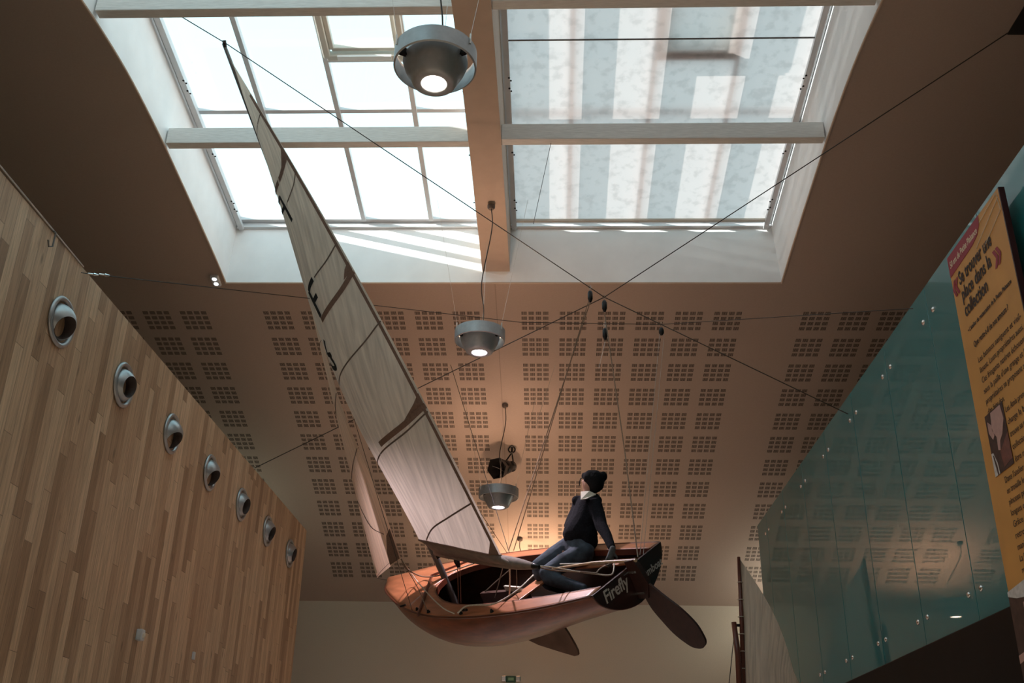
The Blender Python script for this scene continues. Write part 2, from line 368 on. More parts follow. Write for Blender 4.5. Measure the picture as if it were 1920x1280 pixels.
# smooth the profile a little
zz = [z for _, z, _ in ysub]
for _ in range(6): zz = [zz[0]] + [(zz[i - 1] + 2 * zz[i] + zz[i + 1]) / 4 for i in range(1, len(zz) - 1)] + [zz[-1]]
ysub = [(y, z, s) for (y, _, s), z in zip(ysub, zz)]
for i in range(3):
    rows = [r for r in ysub]
    if i == 1:
        parts = ([r for r in rows if r[0] <= YN + 1e-6], [r for r in rows if r[0] >= YF - 1e-6])
    else: parts = (rows,)
    for rr in parts:
        X = [xs_[i], xs_[i + 1]]
        mb.grid([[(x, y, z) for x in X] for y, z, s in rr], [[(x, s) for x in X] for y, z, s in rr])
ceil = mb.build('ceiling', CEILM, smooth=True, merge=True); struct(ceil)
def rows_between(a, b): return [(y, z) for y, z, s in ysub if a - 1e-6 <= y <= b + 1e-6]
def cz(px, py, X=None):
    r = ray(px, py)
    best = None
    for (y0, z0, _), (y1, z1, _) in zip(ysub, ysub[1:]):
        a = z0 * r.y - y0 * r.z; b = z1 * r.y - y1 * r.z
        if y0 > 3 and a * b <= 0:
            t = a / (a - b) if a != b else 0; y = y0 + (y1 - y0) * t; best = r * (y / r.y)
    return best
# reveals of the opening (a slight splay, as in the place)
GX0, GX1 = -4.16, 2.80
for k, (xo, xg) in enumerate(((OX0, GX0), (OX1, GX1))):
    mb = MB(); rr = rows_between(YN, YF)
    mb.grid([[(xo, y, z), (xg, y if y < YF - .01 else YF, roofz(y) + .05)] for y, z in rr])
    sgn = -1 if k == 0 else 1
    mb.grid([[(xo + sgn * .12, y, z + .01), (xg + sgn * .16, y, roofz(y) + .05)] for y, z in rr])
    struct(mb.build('trim_%d' % (k + 1), WHITE, smooth=True))
zf = rows_between(YF, YF)[0][1]
mb = MB(); mb.poly([(OX0, YF, zf), (OX1, YF, zf), (GX1, YF, roofz(YF) + .05), (GX0, YF, roofz(YF) + .05)], (0, .15, 0)); struct(mb.build('trim_3', WHITE))
mb = MB(); zn = ceil_z(YN); mb.poly([(OX0, YN, zn), (OX1, YN, zn), (GX1, YN, roofz(YN) + .05), (GX0, YN, roofz(YN) + .05)], (0, -.15, 0)); struct(mb.build('trim_4', WHITE))
# thin edge bead round the opening
mb = MB()
for x in (OX0, OX1): mb.tube([(x, y, z) for y, z in rows_between(YN, YF)], .012, 6)
mb.tube([(OX0, YF, zf), (OX1, YF, zf)], .012, 6); struct(mb.build('trim_5', TAN))
# broad central beam, its soffit follows the vault
BX0, BX1 = -.905, -.555
mb = MB(); rr = [(y, 6.33 + (z - 6.165) * .55) for y, z in rows_between(YN, YF)]
rows = []
for y, z in rr: rows.append([(BX0, y, z), (BX1, y, z), (BX1, y, roofz(y) - .02), (BX0, y, roofz(y) - .02)])
mb.grid(rows, closeu=True); mb.bm.faces.ensure_lookup_table()
bmesh.ops.holes_fill(mb.bm, edges=mb.bm.edges)
struct(mb.build('trim_6', TAN))
# white cross timbers
def cross(n, yb, x0, x1, pz):
    struct(MB().box(((x0 + x1) / 2, yb - .055, pz + .10), (x1 - x0, .11, .20), bevel=.008).build('trim_%d' % n, WOODWHITE))
cross(7, 9.11, OX0 + .02, BX0, 6.53); cross(8, 9.09, BX1, OX1 - .02, 6.54)
cross(9, 7.18, OX0 + .02, BX0, 6.60); cross(10, 7.12, BX1, OX1 - .02, 6.60)

# glazing of both bays
def bay(n, x0, x1, muls):
    o = None; mb = MB()
    sl = Vector((0, 1, -.14)).normalized(); up = Vector((0, .14, 1)).normalized()
    def P(x, y, dz=0): return Vector((x, y, roofz(y) + dz))
    for x in muls:
        mb.bar(P(x - .02, YN, .005), P(x - .02, YF - .08, .005), .055, .07, up=up)
    mb.bar(P(x0 + .03, YN), P(x0 + .03, YF), .06, .09, up=up); mb.bar(P(x1 - .03, YN), P(x1 - .03, YF), .06, .09, up=up)
    for y in (YF - .07, 9.50, 7.0): mb.bar(P(x0, y, .02), P(x1, y, .02), .055, .055, up=up)
    mb.bar(P(x0, YF - .02, -.02), P(x1, YF - .02, -.02), .04, .12, up=up)
    fr = mb.build('window_%d' % n, ALUW); struct(fr)
    g = MB().poly([P(x0, YN, .05), P(x1, YN, .05), P(x1, YF, .05), P(x0, YF, .05)]).build('glass_panes', GLASS, fr)
    # opening vent light
    ca = MB(); vx0, vx1 = (muls[-2], muls[-1]) if n == 1 else (muls[1], muls[2]); vy = 8.66
    a0, a1 = vx0 + .015, vx1 - .045; zo = 0 if n == 1 else .055
    for (p, q) in (((a0, 6.9), (a0, vy)), ((a1, 6.9), (a1, vy)), ((a0, vy), (a1, vy))): ca.bar(P(*p, -.03 + zo), P(*q, -.03 + zo), .07, .09, up=up, bevel=.01)
    b0, b1 = a0 + .06, a1 - .06
    for (p, q) in (((b0, 6.9), (b0, vy - .08)), ((b1, 6.9), (b1, vy - .08)), ((b0, vy - .08), (b1, vy - .08))): ca.bar(P(*p, zo), P(*q, zo), .05, .07, up=up, bevel=.01)
    c = ca.build('vent_casement', mat('casement_paint', (.62, .60, .54), .5, noise=.05), fr)
    MB().bar(P(a0 + .12, vy - .03, -.085 + zo), P(a1 - .12, vy - .03, -.085 + zo), .05, .03, up=up).build('handle_bar', WHITE, c)
    MB().bar(P(vx0, vy + .06, .0), P(vx1, vy + .06, .0), .05, .08, up=up).build('cross_rail', ALUW, fr)
    # perforated guide rail along each long side
    for sx, xx in ((1, x0), (-1, x1)):
        gr = MB(); gr.bar(P(xx + sx * .07, YN, -.09), P(xx + sx * .07, YF - .02, -.09), .06, .05, up=up); r_ = gr.build('guide_rail', ALUW, fr)
        h = MB()
        for y in (7.35, 7.5, 8.9, 9.05, 10.05, 10.9, 11.05):
            h.tube([P(xx + sx * .09, y, -.113), P(xx + sx * .09, y, -.12)], .012, 8)
            h.tube([P(xx + sx * .11, y + .04, -.113), P(xx + sx * .11, y + .04, -.12)], .010, 8)
        h.build('screws', DARKST, r_)
    return fr
bay(1, GX0, BX0 + .02, (-3.32, -2.45, -1.57)); bay(2, BX1 - .02, GX1, (.22, 1.10, 1.98))
# roller blind under the right bay
bl = tag(empty('roller_blind', (1.1, YF - .1, roofz(YF - .1) - .14)), 'pale translucent roller blind drawn below the right skylight bay', 'blind')
x0, x1 = BX1 + .05, GX1 - .06
def RL(p): return Vector(p) - bl.location
mb = MB(); mb.grid([[RL((x, y, roofz(y) - .065)) for x in (x0, x1)] for y in [YN + (11.34 - YN) * k / 12 for k in range(13)]]); mb.build('fabric', BLIND, bl)
MB().tube([RL((x0, 11.34, roofz(11.34) - .08)), RL((x1, 11.34, roofz(11.34) - .08))], .026, 10).build('bottom_bar', mat('beige_bar', (.55, .52, .46), .5, noise=.03), bl)
MB().tube([RL((x0, 8.42, roofz(8.42) - .085)), RL((x1, 8.42, roofz(8.42) - .085))], .009, 6).build('tension_rod', SPARM, bl)

# timber clad wall, stops short of the ceiling and of the end wall
wl_ = MB().box((XL - .07, 6.15, (3.917 + FZ) / 2), (.14, 18.3, 3.917 - FZ)).build('wall_left', WOODWALL); struct(wl_)
# glass wall
wr = MB().box((XR + .13, 7.9, 2.70), (.16, 14.8, 2.72)).build('wall_right', mat('teal_backing', (.02, .12, .13), .7, noise=.05)); struct(wr)
edges = [.70 + 1.16 * k for k in range(13)] ; edges[-1] = 15.3
edges = [e for e in [7.67 - 1.16 * k for k in range(6, 0, -1)] + [7.67 + 1.16 * k for k in range(7)]] + [15.3]
for a, b in zip(edges, edges[1:]):
    MB().box((XR + .012, (a + b) / 2, 2.705), (.024, b - a - .012, 2.72), bevel=.003).build('glass_panel', TEAL, wr)
JST = mat('pale_glass_edge', (.16, .34, .34), .3, noise=.1)
for e_ in edges[1:-1]:
    MB().box((XR + .012, e_, 2.705), (.016, .011, 2.72)).build('joint_strip', JST, wr)
    for z in (3.80, 1.56):
        for d in (-.12, .12):
            MB().lathe([(0, .016), (.016, .014), (.023, .007), (.023, 0)], 14, Matrix.Translation((XR, e_ + d, z)) @ Matrix.Rotation(-pi / 2, 4, 'Y')).build('glass_bolt', CHROME, wr, smooth=True)
# dark steel band below the glass
mb = MB(); mb.box((XR + .10, 6.5, 1.05), (.30, 18, .58), bevel=.01); sb = mb.build('trim_11', DARKST); struct(sb)
struct(MB().box((XR + .05, 6.5, .70), (.45, 18, .12), bevel=.01).build('trim_12', BLACKM))
struct(MB().box((XR + .2, 6.5, -.5), (.16, 17.6, 2.2)).build('wall_right_lower', DARKST))

# ------------------------------------------------------------------ pendant lamps
LWARM = (1, .62, .38)
def lamp_lens(col, st): return emat('lamp_lens', col, st)
def make_pendant(P, top, label, lens_col, watt, up_watt, first):
    t = empty('pendant_lamp', P); tag(t, label, 'pendant lamp', 'row of round pendant lamps')
    top = Vector(top) - Vector(P)
    MB().lathe([(.268, -.005), (.280, 0), (.280, .125), (.268, .13)], 56, close=True).build('ring', ALU, t, smooth='auto')
    MB().lathe([(.214, .10), (.220, .04), (.200, -.02), (.158, -.105), (.146, -.128), (.128, -.140), (.090, -.142), (.080, -.132), (.105, -.118), (.13, -.112), (.18, -.02), (.20, .09)], 48, close=True).build('bowl_shade', ALU, t, smooth=True)
    MB().lathe([(0, -.127), (.082, -.1295)], 32).build('lens', lamp_lens(lens_col, 14), t)
    for k in range(3):
        a = radians(90 + 120 * k); d = Vector((cos(a), sin(a), 0)); a_ = d * .20; b_ = d * .272
        MB().bar(a_ + Vector((0, 0, .04)), b_ + Vector((0, 0, .04)), .03, .05).build('bracket', DARKST, t)
        lug = MB().tube([d * .283 + Vector((0, 0, .08)), d * .286 + Vector((0, 0, .16))], .007, 6).build('lug', STEELW, t)
        MB().tube([d * .286 + Vector((0, 0, .155)), d * .60 + Vector((0, 0, top.z + .0))], .0016, 4).build('suspension_wire', STEELW, t)
    cord = samp([(0.02, 0.05, .07), (.03, .03, .4), (.0, .0, top.z * .45), (top.x + .015, top.y, top.z * .8), top], 6)
    MB().tube(cord, .0065, 6).build('cord', WIRE, t)
    MB().lathe([(0, .0), (.03, 0), (.045, .02), (.045, .05), (0, .05)], 20, Matrix.Translation(top - Vector((0, 0, .05)))).build('ceiling_rose', mat('rose_metal', (.16, .12, .1), .5, .4, noise=.1), t, smooth='auto')
    L = bpy.data.lights.new('lamp_light', 'SPOT'); L.energy = watt; L.color = lens_col; L.spot_size = radians(95); L.spot_blend = .8; L.shadow_soft_size = .08
    lo = bpy.data.objects.new('lamp_light', L); COL.objects.link(lo); lo.parent = t; lo.location = (0, 0, -.16)
    U = bpy.data.lights.new('lamp_uplight', 'POINT'); U.energy = up_watt; U.color = LWARM; U.shadow_soft_size = .05
    uo = bpy.data.objects.new('lamp_uplight', U); COL.objects.link(uo); uo.parent = t; uo.location = (0, 0, .04)
    return t
c2 = atz(921, 388, 6.40)
make_pendant((-.80, 5.48, 4.58), (-.74, 5.55, 6.40), 'nearest and largest pendant lamp, seen against the left skylight panes', (1, .86, .72), 420, 5, 1)
make_pendant((-.81, 10.27, 4.77), (c2.x, c2.y, 6.42), 'pendant lamp in mid row, just under the sunlit sill of the skylight', (1, .82, .92), 420, 24, 0)
q3 = ceil_hit(947, 758)
make_pendant((-.756, 13.9, 4.05), q3, 'small far pendant lamp hanging below the black spotlight', (1, .82, .92), 350, 34, 0)
p4 = aty(1790, 1140, 17.0); p4.x = 2 * XR - p4.x
make_pendant(p4, (p4.x - .25, 17.0, ceil_z(17.0)), 'farthest pendant lamp, hidden by the dinghy and mirrored in the teal glass', (1, .8, .6), 220, 95, 0)

make_pendant((-.80, 1.2, 4.45), (-.74, 1.2, ceil_z(1.2) + .3), 'added pendant lamp, unseen above the frame, continuing the row to brighten the hall', (1, .88, .76), 450, 6, 0)  # unseen lamp above the frame, added to raise the hall's brightness
make_pendant((-.80, -2.9, 4.0), (-.74, -2.9, ceil_z(-2.9)), 'added pendant lamp, unseen behind the viewer, extending the row for more hall light', (1, .88, .76), 450, 6, 0)  # second added lamp, out of view behind the camera, as fill light

# ------------------------------------------------------------------ stage spotlight on the vault
def spot():
    base = ceil_hit(960, 838); c = aty(931, 878, base.y - .35); t = empty('stage_spotlight', base); tag(t, 'black stage spotlight with open barn doors fixed to the perforated ceiling', 'spotlight')
    f = (Vector((-.62, -1, -.42))).normalized(); x = f.cross(Vector((0, 0, 1))).normalized(); z = x.cross(f)
    M = Matrix.Translation(c - base) @ Matrix((x, z, f)).transposed().to_4x4()
    R6 = lambda r, zz, n=6, o=0: [M @ Vector((r * cos(pi * 2 * k / n + o), r * sin(2 * pi * k / n + o), zz)) for k in range(n)]
    mb = MB(); mb.grid([R6(.11, -.20), R6(.165, -.02), R6(.17, .0), R6(.16, .0), R6(.10, -.19)], closeu=True); mb.build('hood', BLACKM, t)
    for k in range(2):
        a = pi / 6 + pi * k; mb = MB(); mb.bar(M @ Vector((.03, 0, -.1)), M @ Vector((.03, 0, -.1)) + (M.to_3x3() @ Vector((cos(a), sin(a), .3))) * .12, .012, .004); mb.build('cross_vane', SPARM, t)
    mb = MB(); mb.lathe([(0, -.47), (.05, -.47), (.065, -.44), (.07, -.36), (.10, -.30), (.115, -.18), (.11, -.17)], 24, M); mb.build('lamp_body', BLACKM, t, smooth='auto')
    mb = MB()
    for k in range(5): mb.lathe([(.075, -.44 + .025 * k), (.082, -.435 + .025 * k), (.075, -.43 + .025 * k)], 24, M)
    mb.build('cooling_fins', BLACKM, t)
    y0 = M @ Vector((.12, 0, -.30)); y1 = M @ Vector((-.12, 0, -.30)); top = Vector((0, -.03, -.1))
    MB().tube([y0, y0 + (top - y0) * .7, top, y1 + (top - y1) * .7, y1], .012, 6).build('yoke', BLACKM, t)
    ring = MB(); ring.tube([Vector((.05 * cos(a), -.06, -.06 + .05 * sin(a))) for a in [2 * pi * k / 16 for k in range(17)]], .012, 6, cap=False); ring.build('hanging_clamp', BLACKM, t)
    MB().tube([Vector((0, 0, 0)), top], .016, 8).build('mount_stem', BLACKM, t)
spot()

# ------------------------------------------------------------------ round air nozzles in the timber wall
def make_nozzle():
    t = empty('air_nozzle')
    R = Matrix.Rotation(pi / 2, 4, 'Y')
    MB().lathe([(.160, 0), (.198, .004), (.202, .014), (.190, .028), (.168, .026), (.160, .008)], 48, R, close=True).build('rim', VENTM, t, smooth=True)
    MB().lathe([(0, -.04), (.170, -.03), (.172, .012)], 40, R).build('socket', VENTIN, t, smooth=True)
    # ball with a throat, swivelled
    ball = MB(); n = 14; r = .150; a0 = math.asin(.095 / r)
    prof = [(r * sin(a), r * cos(a)) for a in [a0 + (pi * .62 - a0) * k / n for k in range(n + 1)]]
    ball.lathe(prof, 40); b = ball.build('ball', VENTM, t, smooth=True)
    th = MB(); th.lathe([(.095, r * cos(a0)), (.088, r * cos(a0) - .005), (.08, .02), (.078, -.05), (0, -.05)], 36); q = th.build('throat', VENTIN, b, smooth=True)
    b.location = (-.035, 0, 0)
    return t
noz = None
aim = [(1, -.22, -.62), (1, -.15, -.22), (1, -.25, -.85), (1, -.2, -.70), (1, -.1, -.25), (1, -.05, -.35), (1, .0, -.22)]
nl = ['nearest of the round air nozzles in the timber wall', 'second air nozzle from the left, ball turned toward the hall', 'third air nozzle from the left, dark throat at its bottom', 'middle air nozzle of the timber wall row', 'fifth air nozzle from the left in the timber wall', 'sixth air nozzle from the left, small and far', 'farthest air nozzle, nearest the end of the timber wall']
noz = make_nozzle()
for k in range(7):
    t = noz if k == 0 else copy_tree(noz)
    t.location = (XL, 6.90 + 1.252 * k, 3.36); tag(t, nl[k], 'air vent', 'round silver air nozzles in the timber wall')
    b = [c for c in children(t) if c.name.startswith('ball')][0]
    b.rotation_euler = Vector(aim[k]).to_track_quat('Z', 'Y').to_euler()

# ------------------------------------------------------------------ rigging wires of the hall
N1 = aty(1133, 557, 10.0)
MHEAD = BW((2.50, 0, 6.0))
CL = None; WR1 = atx(1590, 776, XR); WR2 = atx(1712, 578, XR + .0); WL2 = atx(478, 877, XL); WL3 = atx(152, 511, XL)
def online(a, b, px, py):
    r = ray(px, py).normalized(); d = b - a; w0 = a; A = d.dot(d); B = d.dot(r); Cc = 1.; D = d.dot(w0); E_ = r.dot(w0); s = (B * E_ - Cc * D) / (A * Cc - B * B); return a + d * s
def cable(pts, label, r=.0052, m=WIRE):
    t = empty('cable', pts[0]); tag(t, label, 'cable', 'taut cables across the hall')
    MB().tube([Vector(p) - Vector(pts[0]) for p in pts], r, 6).build('strand', m, t); return t
def fork(t, at, d, m=CHROME):
    o = Vector(at) - t.location; d = Vector(d).normalized()
    MB().tube([o, o + d * .04, o + d * .045, o + d * .08], [.008, .008, .014, .006], 8).build('turnbuckle', m, t, smooth='auto')
far = MHEAD + (MHEAD - N1) * .40
def ext(p, q, px, py):   # point on the ray through a pixel, at p's far side of the line q->p
    return aty(px, py, p.y - .55)
CL = online(MHEAD, N1, 1105, 541)
c = cable([ext(MHEAD, N1, 278, -6), MHEAD + Vector((0, 0, .0)), N1], 'taut cable from the skylight edge past the masthead to the middle knot')
t_ = (1240 - 1133) / (1590 - 1133)
# knot 2 on the straight cable
N2 = online(N1, WR1, 1240, 607)
cable([N1, N2, WR1], 'cable running from the middle knot down to the top of the teal glass')
cable([cz(1891, 61), N1], 'cable rising from the middle knot to the dark slot at upper right')
cable([N1, WL2], 'cable from the middle knot behind the mainsail to the timber wall')
c = cable([WL3, aty(165, 513, WL3.y + .06), aty(560, 557, 8.85), aty(700, 572, 9.3), aty(975, 604, 9.75), N2], 'thin slack cable from the two shackles on the timber wall to the second knot', .0036)
fork(c, aty(165, 513, WL3.y + .06), (1, .3, 0)); fork(c, aty(186, 514, WL3.y + .14), (1, .3, 0))
cable([N2, WR2], 'short cable from the second knot to the glass wall top', .0036)
c = tag(empty('cable', (XL, 5.3, 3.93)), 'pale wire lying along the timber wall top to the shackles', 'cable')
MB().tube([(.01, -.9, .02), (.01, WL3.y - 5.3, -.01)], .006, 5).build('strand', STEELW, c)
h = tag(empty('wire_hook', (XL + .03, 6.50, 3.83)), 'small wire hook at the top edge of the timber wall', 'hook')
MB().tube([Vector((-.03, 0, .10)), Vector((.0, 0, .08)), Vector((.0, .0, -.04)), Vector((.0, -.05, -.07)), Vector((0, -.08, -.03))], .006, 6).build('wire', SPARM, h)
# dark slot box at the upper right
mb = MB()
A_, B_, C_ = cz(1888, 62), cz(1960, -55), cz(1980, 62)
if A_ and B_ and C_:
    dn = Vector((0, 0, -.02)); mb.poly([A_ + dn, B_ + dn, C_ + dn], (0, 0, .012)); sl = mb.build('access_slot', BLACKM); tag(sl, 'dark triangular opening in the ceiling at the far upper right', 'opening')
else: mb.bm.free()

# clips and tackle hung from the knots
def clip(name, P, label, ln=.14, m=BLACKM):
    t = empty(name, P); tag(t, label, 'pulley block', 'blocks and clips that carry the dinghy')
    MB().tube([(0, 0, .03), (.012, 0, .0), (0, 0, -.035), (-.012, 0, 0), (0, 0, .03)], .005, 6, cap=False).build('shackle', CHROME, t)
    MB().lathe([(0, -.04), (.02, -.045), (.028, -.07), (.028, -.04 - ln * .7), (.012, -.04 - ln), (0, -.04 - ln)], 14).build('block_body', m, t, smooth=True); return t
clip('pulley_block', CL, 'black block on the cable just left of the middle knot')
clip('pulley_block', N1, 'black block hanging straight below the middle knot')
N3 = aty(1134, 609, N2.y + .08)
clip('pulley_block', N3, 'black block on the thin cable below the middle knot')
clip('pulley_block', N2, 'round black block at the right hand knot', .09)

# ------------------------------------------------------------------ THE DINGHY
L_ = 3.66
T_ = [0, .15, .3, .45, .6, .75, .87, .95, 1.0]
B_v = [.500, .619, .694, .716, .671, .530, .345, .181, .012]
Z_v = [-.021, -.045, -.053, -.050, -.032, .004, .044, .055, .058]
K_t = [0, .15, .3, .45, .6, .75, .87, .95, 1]
K_v = [.34, .425, .535, .61, .625, .535, .36, .22, .06]
def interp(x, X, Y):
    if x <= X[0]: return Y[0]
    for i in range(len(X) - 1):
        if x <= X[i + 1]:
            # smooth cubic
            x0, x1 = X[i], X[i + 1]; t = (x - x0) / (x1 - x0)
            m0 = (Y[i + 1] - Y[max(i - 1, 0)]) / (X[i + 1] - X[max(i - 1, 0)]); k = min(i + 2, len(X) - 1); m1 = (Y[k] - Y[i]) / (X[k] - X[i]); h = x1 - x0
            return Y[i] * (2 * t ** 3 - 3 * t * t + 1) + h * m0 * (t ** 3 - 2 * t * t + t) + Y[i + 1] * (-2 * t ** 3 + 3 * t * t) + h * m1 * (t ** 3 - t * t)
    return Y[-1]
def Bh(t): return interp(t, T_, B_v)
def Zs(t): return interp(t, T_, Z_v)
def Kd(t): return interp(t, K_t, K_v)
def hsec(t, m=14, shrink=0.):
    b = Bh(t) - shrink; zs = Zs(t); K = Kd(t) - shrink; n = 1.7 + .5 * min(1, t / .4) if t < .4 else 2.2 - .3 * min(1, (t - .4) / .4) if t < .8 else 1.9 - .6 * (t - .8) / .2
    o = []
    for k in range(-m, m + 1):
        a = (1 - abs(k) / m) * pi / 2; y = b * cos(a) ** (2 / n); z = zs - (K + zs) * sin(a) ** (2 / n); s_ = -1 if k < 0 else 1
        o.append(Vector((L_ * t + (.0 if t < .9 else .04 * sin(a) * 0), s_ * max(y, .0), z)))
    return o
boat = empty('sailing_dinghy', mw=BM); tag(boat, 'varnished wooden sailing dinghy heeled over and hung on ropes under the skylight', 'sailing dinghy')
def B(mb, name, m, parent=None, **kw): return mb.build(name, m, parent or boat, **kw)
TS = [k / 44 for k in range(45)]
mb = MB(); mb.grid([hsec(t) for t in TS]); hull = B(mb, 'hull', HULLM, smooth=True, merge=True)
mb = MB(); mb.grid([hsec(t, shrink=.018) for t in TS[:-3]]); B(mb, 'hull_lining', INNER, smooth=True)
# keel strip
mb = MB(); mb.tube([Vector((L_ * t, 0, -Kd(t) - .004)) for t in TS[1:]], .014, 6); B(mb, 'keel_band', SPARM)
# transom, slightly proud rim
mb = MB(); s0 = hsec(0); pts = [p + Vector((-.002, 0, 0)) for p in s0]; pts[0] += Vector((0, -.006, .006)); pts[-1] += Vector((0, .006, .006))
mb.poly(pts, (-.022, 0, 0)); tr = B(mb, 'transom', TRANM)
mb = MB(); ed = [p + Vector((-.012, 0, 0)) for p in s0]; mb.tube(ed + [ed[0]], .009, 6, cap=False); B(mb, 'edge_band', RUBM, tr)
# deck: ring between the sheer and the cockpit opening, solid foredeck
CK_X = [0, .15, .70, 1.30, 1.70, 2.10, 2.40, 2.52, 2.58]
CK_Y = [.36, .385, .465, .515, .525, .455, .31, .18, .0]
def ckw(x): return max(0., interp(x, CK_X, CK_Y))
def camber(x, y): b = Bh(x / L_); return Zs(x / L_) + (.05 * (1 - (y / b) ** 2) if b > .02 else 0) * min(1, max(0, (x - 0) / .6) * .6 + .4)
mb = MB()
xsd = [k * .06 for k in range(43)] + [2.54, 2.56, 2.57, 2.578]
for s_ in (1, -1):
    rows = []
    for x in xsd:
        b = Bh(x / L_) + .004; c = ckw(x); rows.append([Vector((x, s_ * (c + (b - c) * k / 6), camber(x, c + (b - c) * k / 6))) for k in range(7)])
    mb.grid(rows)
rows = []
for k in range(24):
    x = 2.578 + (L_ - 2.578) * k / 23; b = Bh(x / L_) + .004; rows.append([Vector((x, b * j / 8, camber(x, b * j / 8))) for j in range(-8, 9)])
mb.grid(rows); deck = B(mb, 'deck', DECKM, smooth=True, solid=.012)
# inner face of the side decks (carlin)
mb = MB()
for s_ in (1, -1): mb.grid([[Vector((x, s_ * ckw(x), camber(x, ckw(x)) + .006)), Vector((x, s_ * ckw(x), camber(x, ckw(x)) - .05))] for x in xsd])
B(mb, 'carlin', RUBM, solid=.012)
mb = MB()
for s_ in (1, -1): mb.tube([Vector((x, s_ * (Bh(x / L_) + .008), Zs(x / L_) - .002)) for x in [L_ * k / 40 for k in range(41)]], .012, 6)
B(mb, 'rubbing_strake', RUBM, smooth=True)
# splash rails on the foredeck
ap = onp(808, 1078, 2, .09)
for q_, s_ in ((onp(900, 1047, 2, .0), -1), (onp(779, 1143, 2, .06), 1)):
    mb = MB(); mb.bar((ap.x, 0, camber(ap.x, 0) + .018), (q_.x, q_.y, camber(q_.x, min(abs(q_.y), .5)) + .012), .016, .036, bevel=.004); B(mb, 'splash_rail', RUBM)
# floor boards, thwart, side benches
mb = MB(); mb.box((1.55, 0, -.36), (1.6, .50, .02)); B(mb, 'floor_boards', INNER)
th0 = onp(957, 1127, 2, -.13); th1 = onp(1010, 1091, 2, -.13)
mb = MB(); mb.box((th0.x * .5 + th1.x * .5 - .03, 0, -.13), (.17, 1.16, .022), Matrix.Rotation(radians(0), 3, 'Z'), bevel=.004); B(mb, 'thwart', DECKM)
for s_ in (1, -1):
    mb = MB(); mb.box((.70, s_ * .40, -.13), (1.1, .13, .018), bevel=.004); B(mb, 'side_bench', DECKM)
mb = MB(); mb.bar((1.4, 0, -.30), (2.1, 0, -.30), .05, .30); B(mb, 'centreboard_case', INNER)
mb = MB(); mb.bar((1.70, .0, -.12), (1.36, .10, -.10), .022, .05); B(mb, 'case_capping', ROPE)
# centreboard below the hull
mb = MB(); prof = [(1.86, -.60), (1.10, -.50), (1.06, -.62), (1.035, -.74), (1.03, -.81), (1.045, -.85), (1.10, -.86), (1.26, -.82), (1.55, -.74)]
mb.poly([(x, -.011, z) for x, z in prof], (0, .022, 0)); B(mb, 'centreboard', mat('worn_centreboard', (.15, .085, .062), .7, noise=.25, scale=5))
# rudder
mb = MB(); pf = [onp(px, py, 1, 0) for px, py in ((1206, 1083), (1216, 1092), (1247, 1117), (1278, 1141), (1305, 1168), (1320, 1192), (1324, 1205), (1318, 1214), (1303, 1213), (1288, 1205), (1264, 1186), (1240, 1160), (1222, 1138), (1207, 1112), (1196, 1092))]
pf = samp(pf, 4); pf = [Vector((min(p.x, -.03), 0, p.z)) for p in pf]
mb.poly([p + Vector((0, -.011, 0)) for p in pf], (0, .022, 0)); rud = B(mb, 'rudder_blade', TRANM)
mb = MB(); st = [(-.03, -.30), (-.03, .05), (-.13, .06), (-.17, -.02), (-.20, -.16), (-.14, -.30)]
mb.poly([(x, -.024, z) for x, z in st], (0, .048, 0)); rs = B(mb, 'rudder_stock', TRANM)
for z in (-.05, -.25): MB().bar((-.0, 0, z), (-.12, 0, z), .055, .02).build('gudgeon', CHROME, rs)
# tiller and extension
ti0, ti1 = Vector((-.15, 0, .045)), onp(1036, 1066, 1, .0)
B(MB().tube([ti0, Vector((.35, 0, .06)), Vector((ti1.x, ti1.y, ti1.z))], [.016, .014, .011], 8), 'tiller', mat('tiller_ash', (.52, .36, .22), .4, noise=.15, scale=20))
e0 = Vector((.80, 0, .075)); e1 = onp(1138, 1056, 1, -.28)
B(MB().tube([e0, e1], .009, 8), 'tiller_extension', STEELW)
# lettering on the transom
def TM(y, z, rot=0.): return Matrix.Translation((-.0265, y, z)) @ Matrix(((0, 0, -1, 0), (-1, 0, 0, 0), (0, 1, 0, 0), (0, 0, 0, 1))) @ Matrix.Rotation(rot, 4, 'Z')
add_text('lettering', 'Firefly', .155, TM(.400, -.150, .0), LETTER, tr, width=.34, ext=.0015, bold=.002, shear=.1)
add_text('lettering', 'Dreamboat', .095, TM(-.012, -.190, .0), LETTER, tr, width=.41, ext=.0015, bold=.001, shear=.1)
mb = MB(); mb.box((-.03, .03, -.045), (.006, .12, .01)); B(mb, 'rudder_strap', SPARM, tr)

# mast and boom
def mastp(z): u = z / 6.; return Vector((2.6 + .10 * sin(pi * min(1, max(0, u))) - .06 * u, 0, z))
mast = B(MB().tube([mastp(-.40 + 6.42 * k / 30) for k in range(31)], [.036 if k < 20 else .036 - .018 * (k - 20) / 10 for k in range(31)], 12), 'mast', SPARM, smooth='auto')
MB().tube([mastp(5.98), mastp(6.02) + Vector((-.03, 0, .02))], .02, 8).build('masthead_fitting', BLACKM, mast)
MB().bar(mastp(.31) + Vector((.0, 0, 0)), mastp(.31) + Vector((-.10, .03, 0)), .05, .06).build('gooseneck', BLACKM, mast)
bo0, bo1 = Vector((2.54, .01, .345)), onp(1000, 1061, 1, .60)
boom = B(MB().tube([bo0 + (bo1 - bo0) * k / 16 for k in range(17)], [.044, .050] + [.054] * 3 + [.058] * 7 + [.058, .056, .05, .040, .028], 12), 'boom', BOOMM, smooth='auto')
MB().tube([bo1 - (bo1 - bo0).normalized() * .10, bo1 + (bo1 - bo0).normalized() * .10], [.034, .018], 10).build('boom_end_fitting', BLACKM, boom, smooth=True)

